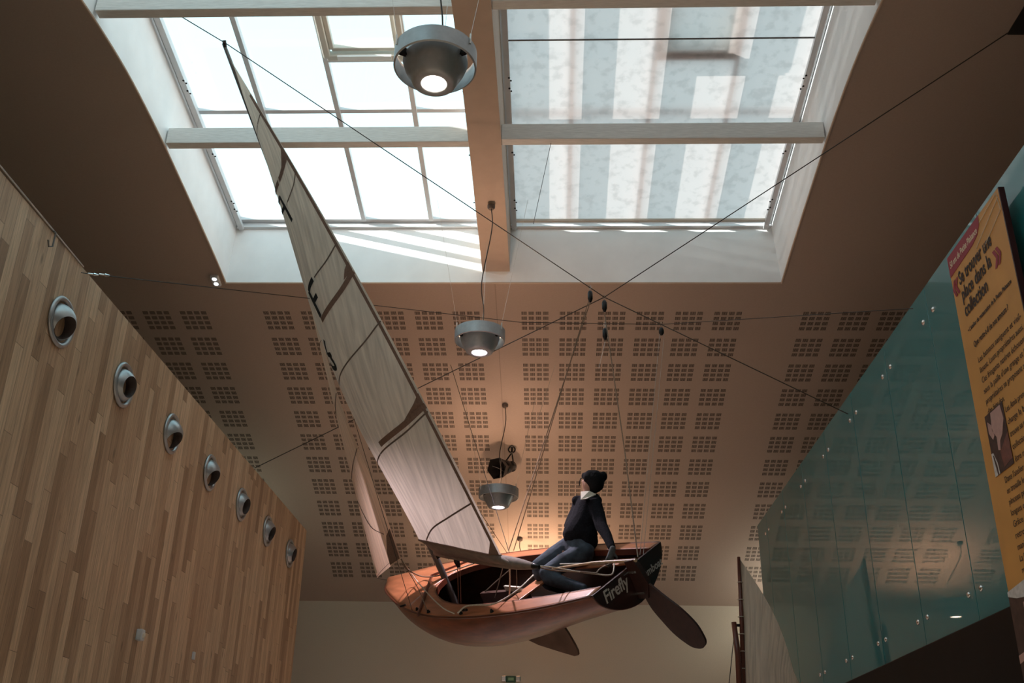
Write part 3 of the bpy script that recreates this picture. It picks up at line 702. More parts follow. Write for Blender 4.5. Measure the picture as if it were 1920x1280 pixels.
# mainsail
CE = [[-0.000591, 0.010532, -0.077209, 0.327245, -0.429966, 1.056457], [0.000497, -0.009229, 0.068598, -0.268077, 0.421873, 0.353723], [-0.001599, 0.027466, -0.166334, 0.395453, -0.304517, 0.318819]]
def pv(c, x):
    r = 0
    for a in c: r = r * x + a
    return r
def belly(u): return (u ** .75 * (1 - u) ** .9) / (.36 ** .75 * .64 ** .9)
def sailp(u, z, off=0.):
    u = min(1., max(0., u))
    zz = min(z, 5.7); M = mastp(z); e = Vector((pv(CE[0], zz), pv(CE[1], zz), z))
    if z > 5.7: e = M + (e - M) * max(0, (5.9 - z) / .2)
    dz = .10 * (1 - min(1, max(0, (z - .42) / 1.2))) * 0
    ch = e - M; n = Vector((ch.y, -ch.x, 0))
    if n.length < 1e-5: n = Vector((0, 1, 0))
    n.normalize()
    if n.y < 0: n = -n
    d = max(0, pv(CE[2], zz)) * min(1, max(0, (5.75 - z) / .3))
    foot = 0
    p = M + ch * u + n * (d * belly(u))
    if off:
        e_ = 1e-3; t1 = sailp(min(1, u + e_), z) - sailp(max(0, u - e_), z); t2 = sailp(u, z + .01) - sailp(u, z - .01); nn = t1.cross(t2)
        if nn.length > 1e-9:
            nn.normalize()
            if nn.y < 0: nn = -nn
            p += nn * off
    return p
def pixof(p): c = RM.transposed() @ p; return (960 + F * c.x / -c.z, 640 - F * c.y / -c.z)
mb = MB(); NZ, NU = 110, 36; P = []; UVs = []; ZF = []
for j in range(NU + 1):
    z = .42
    while z < 1.1:
        x_, y_ = pixof(BW(sailp(j / NU, z)))
        if y_ <= 1015 + (x_ - 798) * .213: break
        z += .01
    ZF.append(z)
for _ in range(4): ZF = [.42 + (ZF[0] - .42) * .5] + [(ZF[k - 1] + ZF[k] * 2 + ZF[k + 1]) / 4 for k in range(1, NU)] + [ZF[-1]]
for i in range(NZ + 1):
    P.append([]); UVs.append([])
    for j in range(NU + 1):
        z = ZF[j] + (5.9 - ZF[j]) * i / NZ; u = j / NU; p = sailp(u, z)
        w = sin(pi * u) * min(1, z / 1.5); p += Vector((0, 1, 0)) * (noise.noise(Vector((u * 9, z * .8, 3))) * .012 * w)
        P[-1].append(p); UVs[-1].append((u * (1 - z / 8) * 1.2, z))
mb.grid(P, UVs); mains = B(mb, 'mainsail', SAILM, smooth=True)
# rolled foot between sail and boom
mb = MB(); rows = []
for j in range(25):
    u = j / 24; a = sailp(u, ZF[int(u * NU)]); b = bo0 + (bo1 - bo0) * (.02 + u * .86) + Vector((0, .045, -.01)); a2 = a.lerp(b, .5) + Vector((0, .02 * sin(pi * u), 0)); rows.append([a, a2, b])
mb.grid(rows); MB; mb.build('foot_skirt', BOOMM, mains, smooth=True, solid=.004)
mb = MB(); mb.tube([sailp(j / NU, ZF[j], .004) for j in range(NU + 1)], .010, 6); mb.build('foot_rope', SAILTAPE, mains)
def strip(path, w, name, m, off=.006, parent=mains, u0=None):
    Q = samp([Vector((u, z, 0)) for u, z in path], 8); rows = []
    W3 = [sailp(q.x, q.y, off) for q in Q]
    for i, q in enumerate(Q):
        t = (W3[min(i + 1, len(Q) - 1)] - W3[max(i - 1, 0)]).normalized(); e = sailp(q.x, q.y); ee = (sailp(min(1, q.x + .002), q.y) - sailp(max(0, q.x - .002), q.y)).cross(sailp(q.x, q.y + .01) - sailp(q.x, q.y - .01))
        if ee.length < 1e-9: ee = Vector((0, 1, 0))
        ee.normalize(); s_ = ee.cross(t).normalized(); rows.append([W3[i] - s_ * w / 2, W3[i] + s_ * w / 2])
    mb = MB(); mb.grid(rows); return mb.build(name, m, parent)
for p in ([(.989, 4.639), (.669, 4.477), (.228, 4.378)], [(.995, 3.311), (.834, 3.177), (.533, 3.013)], [(.998, 1.933), (.838, 1.83), (.568, 1.713)]): strip(p, .055, 'batten_pocket', SAILTAPE)
for p in ([(.967, 5.171), (.584, 5.081), (.193, 4.984)], [(.991, 4.452), (.842, 4.323), (.579, 4.198)], [(.99, 3.622), (.839, 3.51), (.643, 3.422)], [(.996, 2.785), (.835, 2.652), (.531, 2.484), (.348, 2.364)],
          [(.995, 1.875), (.825, 1.76), (.549, 1.64), (.287, 1.494)], [(.981, .974), (.793, .884), (.61, .794), (.441, .656)]): strip(p, .016, 'panel_seam', SEAMM, off=.0045)
strip([(.985, .43), (.985, 1.4), (.984, 2.6), (.98, 3.8), (.97, 4.8), (.93, 5.4)], .030, 'leech_tape', SAILTAPE, off=.004)
for p in ([(.472, 4.318), (.55, 4.164), (.60, 4.03)], [(.48, 4.318), (.30, 4.275)], [(.539, 4.20), (.33, 4.17)]): strip(p, .045, 'sail_letter', INK, off=.008)
for p in ([(.469, 3.33), (.51, 3.196), (.545, 3.05)], [(.473, 3.324), (.53, 3.37), (.618, 3.415)], [(.515, 3.215), (.60, 3.255)]): strip(p, .055, 'sail_letter', INK, off=.008)
strip([(.445, 2.83), (.41, 2.76), (.40, 2.69), (.47, 2.675), (.445, 2.655), (.47, 2.60), (.47, 2.54), (.40, 2.55), (.37, 2.60)], .05, 'sail_number', INK, off=.007)
# corner patches
for pts in ([(.99, .44), (.93, .44), (.96, .52), (.993, .62)], [(.995, 1.95), (.995, 2.06), (.95, 1.98), (.86, 1.87)], [(.995, 3.33), (.995, 3.42), (.95, 3.36), (.91, 3.27)], [(.99, 4.65), (.985, 4.76), (.90, 4.66), (.80, 4.56)]):
    mb = MB(); mb.poly([sailp(u, z, .008) for u, z in pts]); mb.build('corner_patch', SAILTAPE, mains)

# jib
tack = onp(707, 1084, 1, .10); jh = onp(576, 548, 1, .03)
jl = [onp(px, py, 1, .03 + (.47) * k) for (px, py), k in (((577, 548), 0), ((599, 622), .13), ((612, 665), .22), ((630, 730), .35), ((652, 790), .50), ((676, 850), .62), ((700, 905), .74), ((727, 975), .88), ((752, 1047), 1.0))]
jl = samp(jl, 4); nj = len(jl) - 1
mb = MB(); rows = []; uvs = []
for i, q in enumerate(jl):
    t = i / nj; a = jh.lerp(tack, t) + Vector((0, .015, 0)) * sin(pi * t); ch = q - a; n = Vector((ch.y, -ch.x, 0))
    n = n.normalized() if n.length > 1e-4 else Vector((0, 1, 0))
    if n.y < 0: n = -n
    rows.append([a + ch * (j / 14) + n * (.03 * ch.length * belly(j / 14)) for j in range(15)]); uvs.append([(j / 14 * .8, t * 3) for j in range(15)])
jr = rows; mb.grid(rows, uvs); jib = B(mb, 'jib', JIBM, smooth=True)
def jpt(t, u, off=.006):
    i = min(nj - 1, int(t * nj)); f = t * nj - i; j = min(13, int(u * 14)); g = u * 14 - j
    p = jr[i][j].lerp(jr[i][j + 1], g).lerp(jr[i + 1][j].lerp(jr[i + 1][j + 1], g), f); return p + Vector((-.3, 1, 0)).normalized() * off
def jstrip(path, w, name, m):
    W3 = samp([jpt(*p) for p in path], 5); mb = MB(); mb.tube(W3, w * .32, 6, flat=.4); return mb.build(name, m, jib)
jstrip([(.18, .15), (.17, .5), (.165, .95)], .014, 'panel_seam', SEAMM); jstrip([(.42, .15), (.40, .5), (.385, .95)], .016, 'panel_seam', SEAMM); jstrip([(.64, .1), (.62, .5), (.60, .96)], .018, 'panel_seam', SEAMM)
jstrip([(.72, .10), (.84, .45), (.90, .80)], .016, 'panel_seam', SEAMM); jstrip([(.995, .05), (.99, .5), (.985, .97)], .016, 'foot_tape', SAILTAPE)
mb = MB(); mb.poly([jpt(t, u, .012) for t, u in ((.90, .995), (.91, .86), (.955, .74), (.995, .72), (.997, .99))]); mb.build('clew_patch', SAILTAPE, jib)
mb = MB(); mb.poly([jpt(t, u, .010) for t, u in ((.985, .03), (.93, .02), (.985, .22))]); mb.build('tack_patch', COLLAR, jib)
B(MB().tube([Vector((3.62, 0, .07)), tack, jh + Vector((0, -.01, 0)), mastp(3.95)], .004, 5), 'forestay', WIRE)
mb = MB(); mb.tube([mastp(3.9), Vector((2.45, .62, -.02))], .003, 5); B(mb, 'shroud', WIRE)
mb = MB(); mb.tube([mastp(3.9), Vector((2.30, -.66, -.02))], .003, 5); B(mb, 'shroud', WIRE)
# stay seen between jib and mainsail
B(MB().tube([mastp(4.6), Vector((2.95, -.30, 2.0)), Vector((3.05, -.45, .06))], .003, 5), 'halyard', WIRE)

# ropes: each polyline goes through picture points on the deck or in the cockpit
def bp(px, py, z=None, y=None):
    return onp(px, py, 2, z) if z is not None else onp(px, py, 1, y)
def rope(pts, name, m=ROPE, r=.006): return B(MB().tube(samp(pts, 6), r, 6), name, m, smooth=True)
cl = jl[-1]
rope([cl, bp(762, 1066, y=.38), bp(790, 1080, z=.12), bp(815, 1080, z=.10), bp(835, 1074, z=.08), bp(900, 1052, y=-.3)], 'jib_sheet', ROPED, .007)
rope([cl, bp(775, 1080, z=.16), bp(800, 1110, z=.10), bp(830, 1139, z=.06), bp(852, 1150, z=.0)], 'jib_sheet', ROPE, .006)
rope([bp(858, 1149, z=.0), bp(872, 1137, z=.03), bp(890, 1134, z=.03), bp(920, 1133, z=.02), bp(945, 1123, z=.0), bp(975, 1102, z=.0), bp(1000, 1078, y=.05)], 'sheet_tail', ROPE, .008)
rope([cl, bp(785, 1105, z=.1), bp(800, 1143, z=.04)], 'lashing', ROPED, .004)
rope([bp(955, 1057, y=.45), bp(956, 1085, y=.36), bp(955, 1116, y=.28)], 'mainsheet_fall', ROPE, .009)
rope([bp(968, 1060, y=.30), bp(969, 1095, y=.2), bp(966, 1117, y=.15)], 'boom_line', ROPED, .004)
rope([bp(944, 1058, y=.2), bp(936, 1090, y=.1), bp(928, 1120, y=.1)], 'boom_line', ROPED, .005)
rope([bp(963, 1062, y=.1), bp(930, 1090, y=-.0), bp(903, 1115, y=-.0)], 'boom_line', ROPED, .005)
# kicker tackle under the boom
vt = bp(850, 1037, y=.12); vb = bp(862, 1130, y=.02)
for d in (-.02, .02): rope([vt + Vector((d, 0, -.14)), vb + Vector((d, 0, 0))], 'kicker_line', mat('orange_brown_rope', (.34, .17, .11), .8, noise=.3, scale=90), .005)
B(MB().lathe([(0, 0), (.014, -.02), (.03, -.09), (.02, -.15), (0, -.16)], 12, Matrix.Translation(vt)), 'kicker_block', BLACKM, smooth=True)
B(MB().tube([vt + Vector((0, 0, .09)), vt], .005, 5), 'kicker_strop', BLACKM)
# mainsheet: boom end to transom and loops
hand_l = bp(1146, 1050, y=-.30)
rope([bo1, bp(1035, 1063, y=.35), bp(1075, 1070, y=.2), bp(1118, 1076, y=.05), bp(1142, 1078, y=.0), bp(1150, 1072, y=-.05), bp(1152, 1052, y=-.2)], 'mainsheet', ROPE, .007)
rope([bo1, bp(1040, 1069, y=.3), bp(1090, 1072, y=.15), bp(1120, 1074, y=.1)], 'mainsheet', ROPED, .006)
rope([bp(1118, 1074, y=.1), bp(1128, 1064, y=-.1), bp(1152, 1053, y=-.3)], 'mainsheet', ROPED, .006)
rope([bp(1152, 1051, y=-.2), bp(1175, 1050, y=-.2), bp(1195, 1048, y=-.15)], 'mainsheet', ROPED, .004)
for px, py in ((851, 1152), (801, 1145), (908, 1148), (779, 1143)):
    p = onp(px, py, 2, .0); B(MB().lathe([(0, .02), (.010, .018), (.012, .008), (.018, 0), (.018, -.01)], 12, Matrix.Translation((p.x, min(p.y, Bh(p.x / L_) - .03), camber(p.x, min(p.y, .5))))), 'fairlead', BLACKM, smooth=True)
p = onp(870, 1140, 2, .02); B(MB().box((p.x, p.y, camber(p.x, .45) + .025), (.075, .02, .025), bevel=.006), 'jam_cleat', BLACKM)
p = onp(753, 1129, 2, .05); B(MB().box((p.x, p.y, camber(p.x, p.y) + .012), (.07, .02, .02), Matrix.Rotation(radians(25), 3, 'Z'), bevel=.005), 'deck_cleat', BLACKM)

PALEL = mat('pale_cord', (.36, .33, .29), .7, noise=.1, scale=50)
# hanging ropes of the dinghy
def hang(pts, label, m=WIRE, r=.006):
    t = empty('hanging_rope', pts[0]); tag(t, label, 'rope', 'ropes the dinghy hangs from'); MB().tube([Vector(p) - Vector(pts[0]) for p in pts], r, 6).build('strand', m, t); return t
g1 = BW(onp(957, 1032, 2, -.045))
hang([CL - Vector((0, 0, .17)), g1 + Vector((-.02, 0, 0))], 'dark double rope from the left block down to the starboard side deck', ROPED, .006)
hang([CL - Vector((.02, 0, .17)), g1 + Vector((.035, 0, 0))], 'second strand of the dark rope beside the starboard side deck', ROPED, .005)
g2 = BW(onp(1196, 1044, 0, .02))
hang([N1 - Vector((0, 0, .2)), aty(1172, 850, (N1.y + g2.y) / 2 + .1), g2], 'dark rope from the middle knot to the dinghy stern', ROPED, .0065)
hang([N2 - Vector((.02, 0, .12)), g2 + Vector((.02, .02, .02))], 'pale rope from the right hand knot to the stern, left strand', PALEL, .003)
hang([N2 - Vector((-.03, 0, .12)), g2 + Vector((.05, .03, .02))], 'pale rope from the right hand knot to the stern, right strand', PALEL, .003)
w0 = N3 - Vector((0, 0, .2)); hang([w0, aty(1123, 690, w0.y)], 'short bright thread below the block on the thin cable', STEELW, .0025)
hang([aty(845, 684, 12.6), aty(955, 1036, BW((1.7, -.6, 0)).y)], 'thin dark line from the ceiling behind the mainsail to the deck', WIRE, .0035)
hang([ceil_hit(1041, 684), aty(1004, 800, 12.9)], 'fine wire ending in a small ceiling anchor left of the ropes', STEELW, .002)
hang([aty(1033, 268, 9.05), aty(1000, 420, 9.3)], 'very fine wire hanging from the right cross timber', WIRE, .003)

# ------------------------------------------------------------------ the figure in the dinghy
def blob(name, segs, m, parent, voxel=.012, smooth=4, extra=None):
    """one continuous surface grown over tapered limbs: segs = list of [(point, rx, ry?)...] chains"""
    bm = bmesh.new()
    for ch in segs:
        pts = [Vector(c[0]) for c in ch]; rs = [c[1] for c in ch]; fl = [c[2] if len(c) > 2 else 1. for c in ch]
        PP = []; RR = []; FF = []
        for i in range(len(pts) - 1):
            n = 6
            for k in range(n): t = k / n; PP.append(pts[i].lerp(pts[i + 1], t)); RR.append(rs[i] + (rs[i + 1] - rs[i]) * t); FF.append(fl[i] + (fl[i + 1] - fl[i]) * t)
        PP.append(pts[-1]); RR.append(rs[-1]); FF.append(fl[-1])
        for p, r, f in zip(PP, RR, FF): bmesh.ops.create_icosphere(bm, subdivisions=2, radius=1, matrix=Matrix.Translation(p) @ FR.to_4x4() @ Matrix.Diagonal((r, r * f, r, 1)))
    if extra: extra(bm)
    me = bpy.data.meshes.new(name + '_tmp'); bm.to_mesh(me); bm.free()
    o = bpy.data.objects.new(name + '_tmp', me); COL.objects.link(o)
    md = o.modifiers.new('r', 'REMESH'); md.mode = 'VOXEL'; md.voxel_size = voxel; md.adaptivity = 0
    sm = o.modifiers.new('s', 'SMOOTH'); sm.iterations = smooth; sm.factor = .5
    bpy.context.view_layer.update(); me2 = bpy.data.meshes.new_from_object(o.evaluated_get(bpy.context.evaluated_depsgraph_get()))
    bpy.data.objects.remove(o); bpy.data.meshes.remove(me); me2.name = name; me2.materials.clear(); me2.materials.append(m); me2.shade_smooth()
    if parent is not None: me2.transform(Matrix.Translation(-parent.location))
    r = bpy.data.objects.new(name, me2); COL.objects.link(r); r.parent = parent; return r
FR = Matrix.Rotation(radians(20), 3, 'Z')
YP = 9.90
def J(px, py, dy=0.): return aty(px, py, YP + dy)
per = empty('person', J(1088, 1035)); tag(per, 'person in black jumper and blue jeans kneeling in the dinghy, looking away to the left', 'person')
hd = J(1111, 903, -.02); nk = J(1103, 924)
handR = J(1139, 1049, -.45); handL = J(1096, 1030, .22)
el = J(1127, 985, -.20); shR = J(1116, 948, -.08); shL = J(1087, 948, .14)
body = [[(hd + Vector((0, 0, .02)), .086, 1.1), (hd + Vector((-.035, .02, -.035)), .070, 1.1)], [(nk + Vector((0, 0, .03)), .048), (J(1101, 940), .055)],
        [(J(1099, 952, .02), .085, 1.0), (J(1091, 990), .09, 1.), (J(1087, 1020), .10, 1.)],
        [(shR, .055), (el, .042), (J(1145, 1020, -.38), .030)], [(shL, .045), (J(1078, 985, .26), .036), (handL, .03)],
        [(J(1078, 1022, .10), .085), (J(1012, 1058, .10), .055), (J(1030, 1090, .18), .045)], [(J(1092, 1030, -.05), .085), (J(1022, 1074, -.12), .055), (J(1086, 1100, -.18), .042)]]
def facebits(bm):
    # nose, brow, chin, ears (the head looks left and away)
    f = Vector((-.80, .55, -.05)).normalized(); s_ = f.cross(Vector((0, 0, 1))).normalized(); c = hd + Vector((-.01, .01, 0))
    for off, r in ((f * .098 + Vector((0, 0, -.005)), .014), (f * .090 + Vector((0, 0, .015)), .012), (f * .080 + Vector((0, 0, -.068)), .024), (f * .088 + Vector((0, 0, -.042)), .016), (s_ * .083, .020), (s_ * -.083, .020),
                   (f * .085 + s_ * .032 + Vector((0, 0, .018)), .014), (f * .085 - s_ * .032 + Vector((0, 0, .018)), .014)):
        bmesh.ops.create_icosphere(bm, subdivisions=2, radius=r, matrix=Matrix.Translation(c + off))
bd = blob('body', body, SKIN, per, .011, 3, facebits)
# jumper with baggy body and sleeves
jum = [[(J(1101, 936, .02), .075, 1.2), (J(1100, 955, .02), .128, 1.2), (J(1093, 980, .0), .138, 1.15), (J(1084, 996, .0), .142, 1.1), (J(1080, 1001, .0), .134, 1.05)],
       [(J(1098, 1000, -.03), .12), (J(1100, 1012, -.03), .100)], [(J(1090, 950, .10), .088), (J(1083, 968, .08), .098), (J(1078, 985, .05), .110)], [(J(1086, 1004, .02), .11), (J(1104, 1014, -.02), .095)],
       [(shR, .075), (J(1123, 968, -.14), .068), (el, .064), (J(1138, 1004, -.30), .052), (J(1147, 1026, -.41), .040)], [(shL, .085), (J(1078, 985, .26), .068), (handL, .05)],
       [(J(1081, 938, .04), .052), (J(1097, 938, .12), .05), (J(1116, 934, .02), .052), (J(1120, 938, -.05), .05)]]
blob('jumper', jum, SWEATER, per, .011, 5)
jeans = [[(J(1083, 1010, .02), .130, 1.0), (J(1086, 1022, .03), .146, 1.0), (J(1090, 1032, 0), .140, 1.)],
         [(J(1070, 1022, .12), .105), (J(1040, 1040, .12), .092), (J(1010, 1060, .10), .074), (J(1011, 1075, .12), .068), (J(1028, 1095, .20), .058)],
         [(J(1095, 1036, -.05), .110), (J(1058, 1054, -.09), .096), (J(1025, 1074, -.13), .076), (J(1030, 1083, -.14), .074), (J(1060, 1094, -.17), .064), (J(1092, 1103, -.20), .052)]]
blob('jeans', jeans, DENIM, per, .011, 4)
for nm, a, b in (('shoe', J(1095, 1107, -.2), J(1120, 1112, -.12)), ('shoe', J(1032, 1100, .22), J(1055, 1106, .26))): blob(nm, [[(a, .045), (a.lerp(b, .5), .045), (b, .038)]], BLACKM, per, .01, 3)
def hairbits(bm):
    b = J(1131, 893, -.03); bmesh.ops.create_icosphere(bm, subdivisions=3, radius=.042, matrix=Matrix.Translation(b) @ Matrix.Diagonal((1, 1, 1.25, 1)))
    for k in range(10):
        a = hd + Vector((-.075 + random.uniform(-.02, .02), random.uniform(-.03, .05), .045 + random.uniform(0, .03)))
        for j in range(3): bmesh.ops.create_icosphere(bm, subdivisions=1, radius=.014 - .003 * j, matrix=Matrix.Translation(a + Vector((-.006, 0, .010)) * j))
blob('hair', [[(hd + Vector((.018, -.022, .018)), .098, 1.0), (hd + Vector((.035, -.03, -.035)), .080, 1.0), (nk + Vector((.05, -.03, .012)), .036)], [(hd + Vector((-.02, -.03, .035)), .078), (hd + Vector((-.045, -.02, .03)), .048)]], HAIR, per, .009, 2, hairbits)
gl = MB(); c_ = J(1090, 903, -.02)
gl.tube([c_ + Vector((.02, 0, .045)) - per.location, c_ + Vector((-.004, 0, .035)) - per.location, c_ + Vector((-.018, 0, -.0)) - per.location, c_ + Vector((-.02, 0, -.04)) - per.location], .006, 6)
gl.tube([c_ + Vector((.02, .0, .045)) - per.location, c_ + Vector((.06, -.05, .03)) - per.location], .005, 6); gl.build('spectacles', BLACKM, per)
# shirt collar
mb = MB(); A = [J(1089, 921, -.10), J(1105, 920, -.13), J(1118, 926, -.12), J(1100, 934, -.17), J(1089, 936, -.16)]
mb.poly([p - per.location for p in A], (0, .03, 0)); mb.build('shirt_collar', COLLAR, per)
# gloved hands with separate fingers
def glove(c, d, up, label):
    d = Vector(d).normalized(); s_ = d.cross(Vector(up)).normalized(); n = s_.cross(d)
    ch = [[(c - d * .05, .030), (c, .034, .8), (c + d * .035, .036, .8)]]
    for k, (o, ln) in enumerate(((-.030, .070), (-.010, .080), (.010, .076), (.028, .060))):
        b = c + d * .045 + s_ * o; ch.append([(b, .0115), (b + d * ln * .4 - n * .004, .0105), (b + d * ln * .75 - n * .022, .0095), (b + d * ln * .85 - n * .040, .0085)])
    b = c - s_ * .03 - d * .005; ch.append([(b, .014), (b - s_ * .028 + d * .022, .012), (b - s_ * .035 + d * .05 - n * .015, .010)])
    return blob('glove', ch, GLOVE, per, .006, 2)
glove(J(1146, 1038, -.46), (-.3, 0, -1), (0, -1, 0), ''); glove(handL, (.6, .2, -.6), (0, -1, 0), '')

# ------------------------------------------------------------------ banner on the glass wall
BXW = 2.98
b0 = empty('exhibition_banner', (BXW, 6.895, 3.90)); tag(b0, 'tall orange text banner with red heading standing off the teal glass wall', 'banner')
def bm_(y, z, dx=0.): return Vector((dx, -y, z))     # y here = reading direction in metres from the left edge
WBN = .965; HBN = 3.05
ORANGE = mat('banner_orange', (.62, .30, .075), .6, noise=.08, scale=3)
REDB = mat('banner_red', (.30, .012, .03), .6, noise=.05)
BROWNI = mat('banner_brown_ink', (.035, .018, .014), .7, noise=.05)
MB().box(bm_(WBN / 2, -HBN / 2, .016), (.03, WBN, HBN)).build('board', ORANGE, b0)
MB().box(bm_(WBN + .006, -HBN / 2, .02), (.04, .012, HBN)).build('edge', mat('banner_edge', (.05, .008, .010), .5, noise=.1), b0)
mb = MB(); pr = [(0, 0), (.62, -.0), (.60, -.06), (.55, -.12), (.48, -.155), (0, -.215)]
mb.poly([bm_(y, z, -.002) for y, z in ((0, -.0), (.62, -.0), (.605, -.07), (.55, -.12), (.45, -.145), (0, -.165))], (.002, 0, 0)); hd_ = mb.build('red_heading', REDB, b0)
CREAM = mat('cream_print', (.75, .62, .45), .7, noise=.03)
def BTM(y, z): return Matrix.Translation(bm_(y, z, -.0028)) @ Matrix(((0, 0, -1, 0), (-1, 0, 0, 0), (0, 1, 0, 0), (0, 0, 0, 1)))
add_text('heading_text', '50 ans de Petite Plaisance', .075, BTM(.03, -.105), CREAM, b0, width=.53, ext=.0004, bold=.001)
for s_, y, z, w in (('Se trouver une', .135, -.30, .60), ('place dans la', .135, -.43, .54), ('collection', .135, -.56, .42)): add_text('title_text', s_, .145, BTM(y, z), BROWNI, b0, width=w, ext=.0004, bold=.003)
add_text('quote_mark', '\u00ab', .26, BTM(.005, -.34), REDB, b0, width=.12, ext=.0004, bold=.006); add_text('quote_mark', '\u00bb', .26, BTM(.72, -.48), REDB, b0, width=.12, ext=.0004, bold=.006)
add_text('subtitle_text', '\u2022 L\'atelier de restauration de la Petite Plaisance', .045, BTM(.13, -.68), BROWNI, b0, width=.76, ext=.0004, bold=.001)
add_text('subtitle_text', 'Que reste-t-il de nos amours ?', .06, BTM(.18, -.82), BROWNI, b0, width=.60, ext=.0004, bold=.001)
para = ['Les bateaux naviguent et vieil-', 'lissent. Leurs propri\u00e9taires aussi.', 'Ces fringants navires \u00e9chouent', 'sous la paille d\'une grange et les', 'propri\u00e9taires se proposent alors', 'd\'en faire don.']
z = -.95
for k, s_ in enumerate(para): add_text('body_text', s_, .062, BTM(.20, z), BROWNI, b0, width=.72 if k < 5 else .28, ext=.0004); z -= .078
para2 = ['Les Amis prendront en', 'charge le bateau, lui', 'trouve sa place dans la', 'collection et s\'il peut', '\u00eatre restaur\u00e9, alors.']
z = -1.42
for s_ in para2: add_text('body_text', s_, .060, BTM(.46, z), BROWNI, b0, width=.47, ext=.0004); z -= .085
para3 = ['Dans l\'atelier Petite Plaisance', 'on travaille le bois, la peinture au', 'pinceau pour des retouches', 'longues et d\u00e9licates.', 'Gr\u00e2ce aux Amis, le bateau', 'retrouvera l\'eau lors des', 'manifestations nautiques de', 'La Rochelle, sous les', 'regards \u00e9merveill\u00e9s', 'de ses h\u00e9ritiers, pour une', 'seconde vie.']
z = -1.84
for s_ in para3: add_text('body_text', s_, .060, BTM(.26, z), BROWNI, b0, width=.66 if len(s_) > 21 else .44, ext=.0004); z -= .074
for (ya, za, yb, zb) in ((.62, -.06, .93, -.02), (.50, -.20, .95, -.06), (.62, -.26, .95, -.16), (.93, -.02, .95, -.16)): MB().bar(bm_(ya, za, -.002), bm_(yb, zb, -.002), .003, .006, up=(1, 0, 0)).build('line_ornament', CREAM, b0)
# printed photographs: hands at work, and a workshop scene
PHD = mat('print_dark_brown', (.05, .022, .018), .5, noise=.5, scale=14); PHS = mat('print_skin', (.50, .30, .26), .6, noise=.1, scale=20); PHW = mat('print_white', (.6, .57, .55), .6, noise=.2, scale=30); PHR = mat('print_leather', (.17, .06, .045), .5, noise=.3, scale=20)
def flat(pts, m, name, par, dx=-.004): mb = MB(); mb.poly([bm_(y, z, dx) for y, z in pts], (.002, 0, 0)); return mb.build(name, m, par)
ph = flat([(.14, -1.33), (.44, -1.33), (.44, -1.76), (.14, -1.76)], PHD, 'hands_photo', b0)
flat([(.24, -1.34), (.40, -1.34), (.42, -1.44), (.36, -1.53), (.31, -1.56), (.29, -1.62), (.26, -1.61), (.27, -1.52), (.22, -1.46)], PHS, 'printed_hand', ph, -.006); flat([(.17, -1.38), (.22, -1.42), (.24, -1.50), (.21, -1.52), (.165, -1.46)], PHS, 'printed_hand', ph, -.006)
flat([(.28, -1.63), (.44, -1.54), (.44, -1.72), (.30, -1.74)], PHR, 'printed_leather', ph, -.005); flat([(.14, -1.60), (.17, -1.60), (.21, -1.68), (.22, -1.76), (.14, -1.76)], PHW, 'printed_stripes', ph, -.005)
flat([(.165, -1.62), (.175, -1.62), (.20, -1.70), (.205, -1.76), (.19, -1.76)], PHD, 'printed_stripes', ph, -.007)
p2 = flat([(0, -2.50), (WBN, -2.50), (WBN, -3.05), (0, -3.05)], PHD, 'workshop_photo', b0)
flat([(0, -2.50), (.3, -2.47), (.6, -2.50), (.6, -2.56), (.3, -2.58), (.12, -2.56), (0, -2.53)], PHW, 'printed_cloth', p2, -.006); flat([(.2, -2.6), (.35, -2.58), (.42, -2.66), (.3, -2.72), (.2, -2.68)], PHS, 'printed_cloth', p2, -.006)
flat([(.30, -2.6), (.34, -2.6), (.50, -3.0), (.46, -3.0)], PHR, 'printed_pole', p2, -.005); flat([(0, -2.90), (.15, -2.88), (.16, -2.92), (0, -2.95)], PHS, 'printed_arm', p2, -.006)
flat([(.10, -2.98), (.9, -2.98), (.9, -3.05), (.10, -3.05)], REDB, 'red_footer', b0, -.006)

# ------------------------------------------------------------------ second small sailboat at right
Y2 = 12.8
m2 = empty('gaff_sailboat', aty(1397, 1300, Y2)); tag(m2, 'brown wooden mast with a cream gaff sail rising at lower right', 'sailboat')
def Q(px, py, dy=0.): return aty(px, py, Y2 + dy) - m2.location
MAHO = mat('brown_spar', (.13, .032, .018), .4, noise=.2, scale=10, stretch=(4, 4, .6), coat=.2)
MB().tube([Q(1397, 1420), Q(1391, 1170), Q(1385, 1044)], [.034, .028, .02], 10).build('gaff', MAHO, m2, smooth=True)
MB().tube([Q(1393, 1420, -.06), Q(1384, 1230, -.06), Q(1376, 1166, -.06)], [.04, .036, .03], 10).build('mast', MAHO, m2, smooth=True)
mb = MB(); rows = []; uvs = []
for k in range(31):
    t = k / 30; a = Q(1387 + 12 * t, 1046 + 320 * t, .03); b = Q(1389 + 148 * t + 14 * sin(pi * min(1, t * 1.5)) , 1050 + 312 * t, .2 * t); rows.append([a.lerp(b, j / 10) + Vector((0, -.10, 0)) * sin(pi * j / 10) * t + Vector((0, noise.noise(Vector((j * .5, t * 1.5, 1))) * .05 * t, 0)) for j in range(11)]); uvs.append([(j / 10 * t, t * 2) for j in range(11)])
mb.grid(rows, uvs); mb.build('gaff_sail', SAILW, m2, smooth=True)
mb = MB()
for k in range(9): t = .12 + k * .085; p = Q(1386 + 12 * t, 1046 + 380 * t); mb.tube([p + Vector((.035 * cos(a), .035 * sin(a), .0)) for a in [2 * pi * j / 10 for j in range(11)]], .005, 5, cap=False)
mb.build('sail_lacing', ROPE, m2)
MB().tube([Q(1377, 1185), Q(1366, 1290), Q(1360, 1400)], .005, 5).build('stay', WIRE, m2)
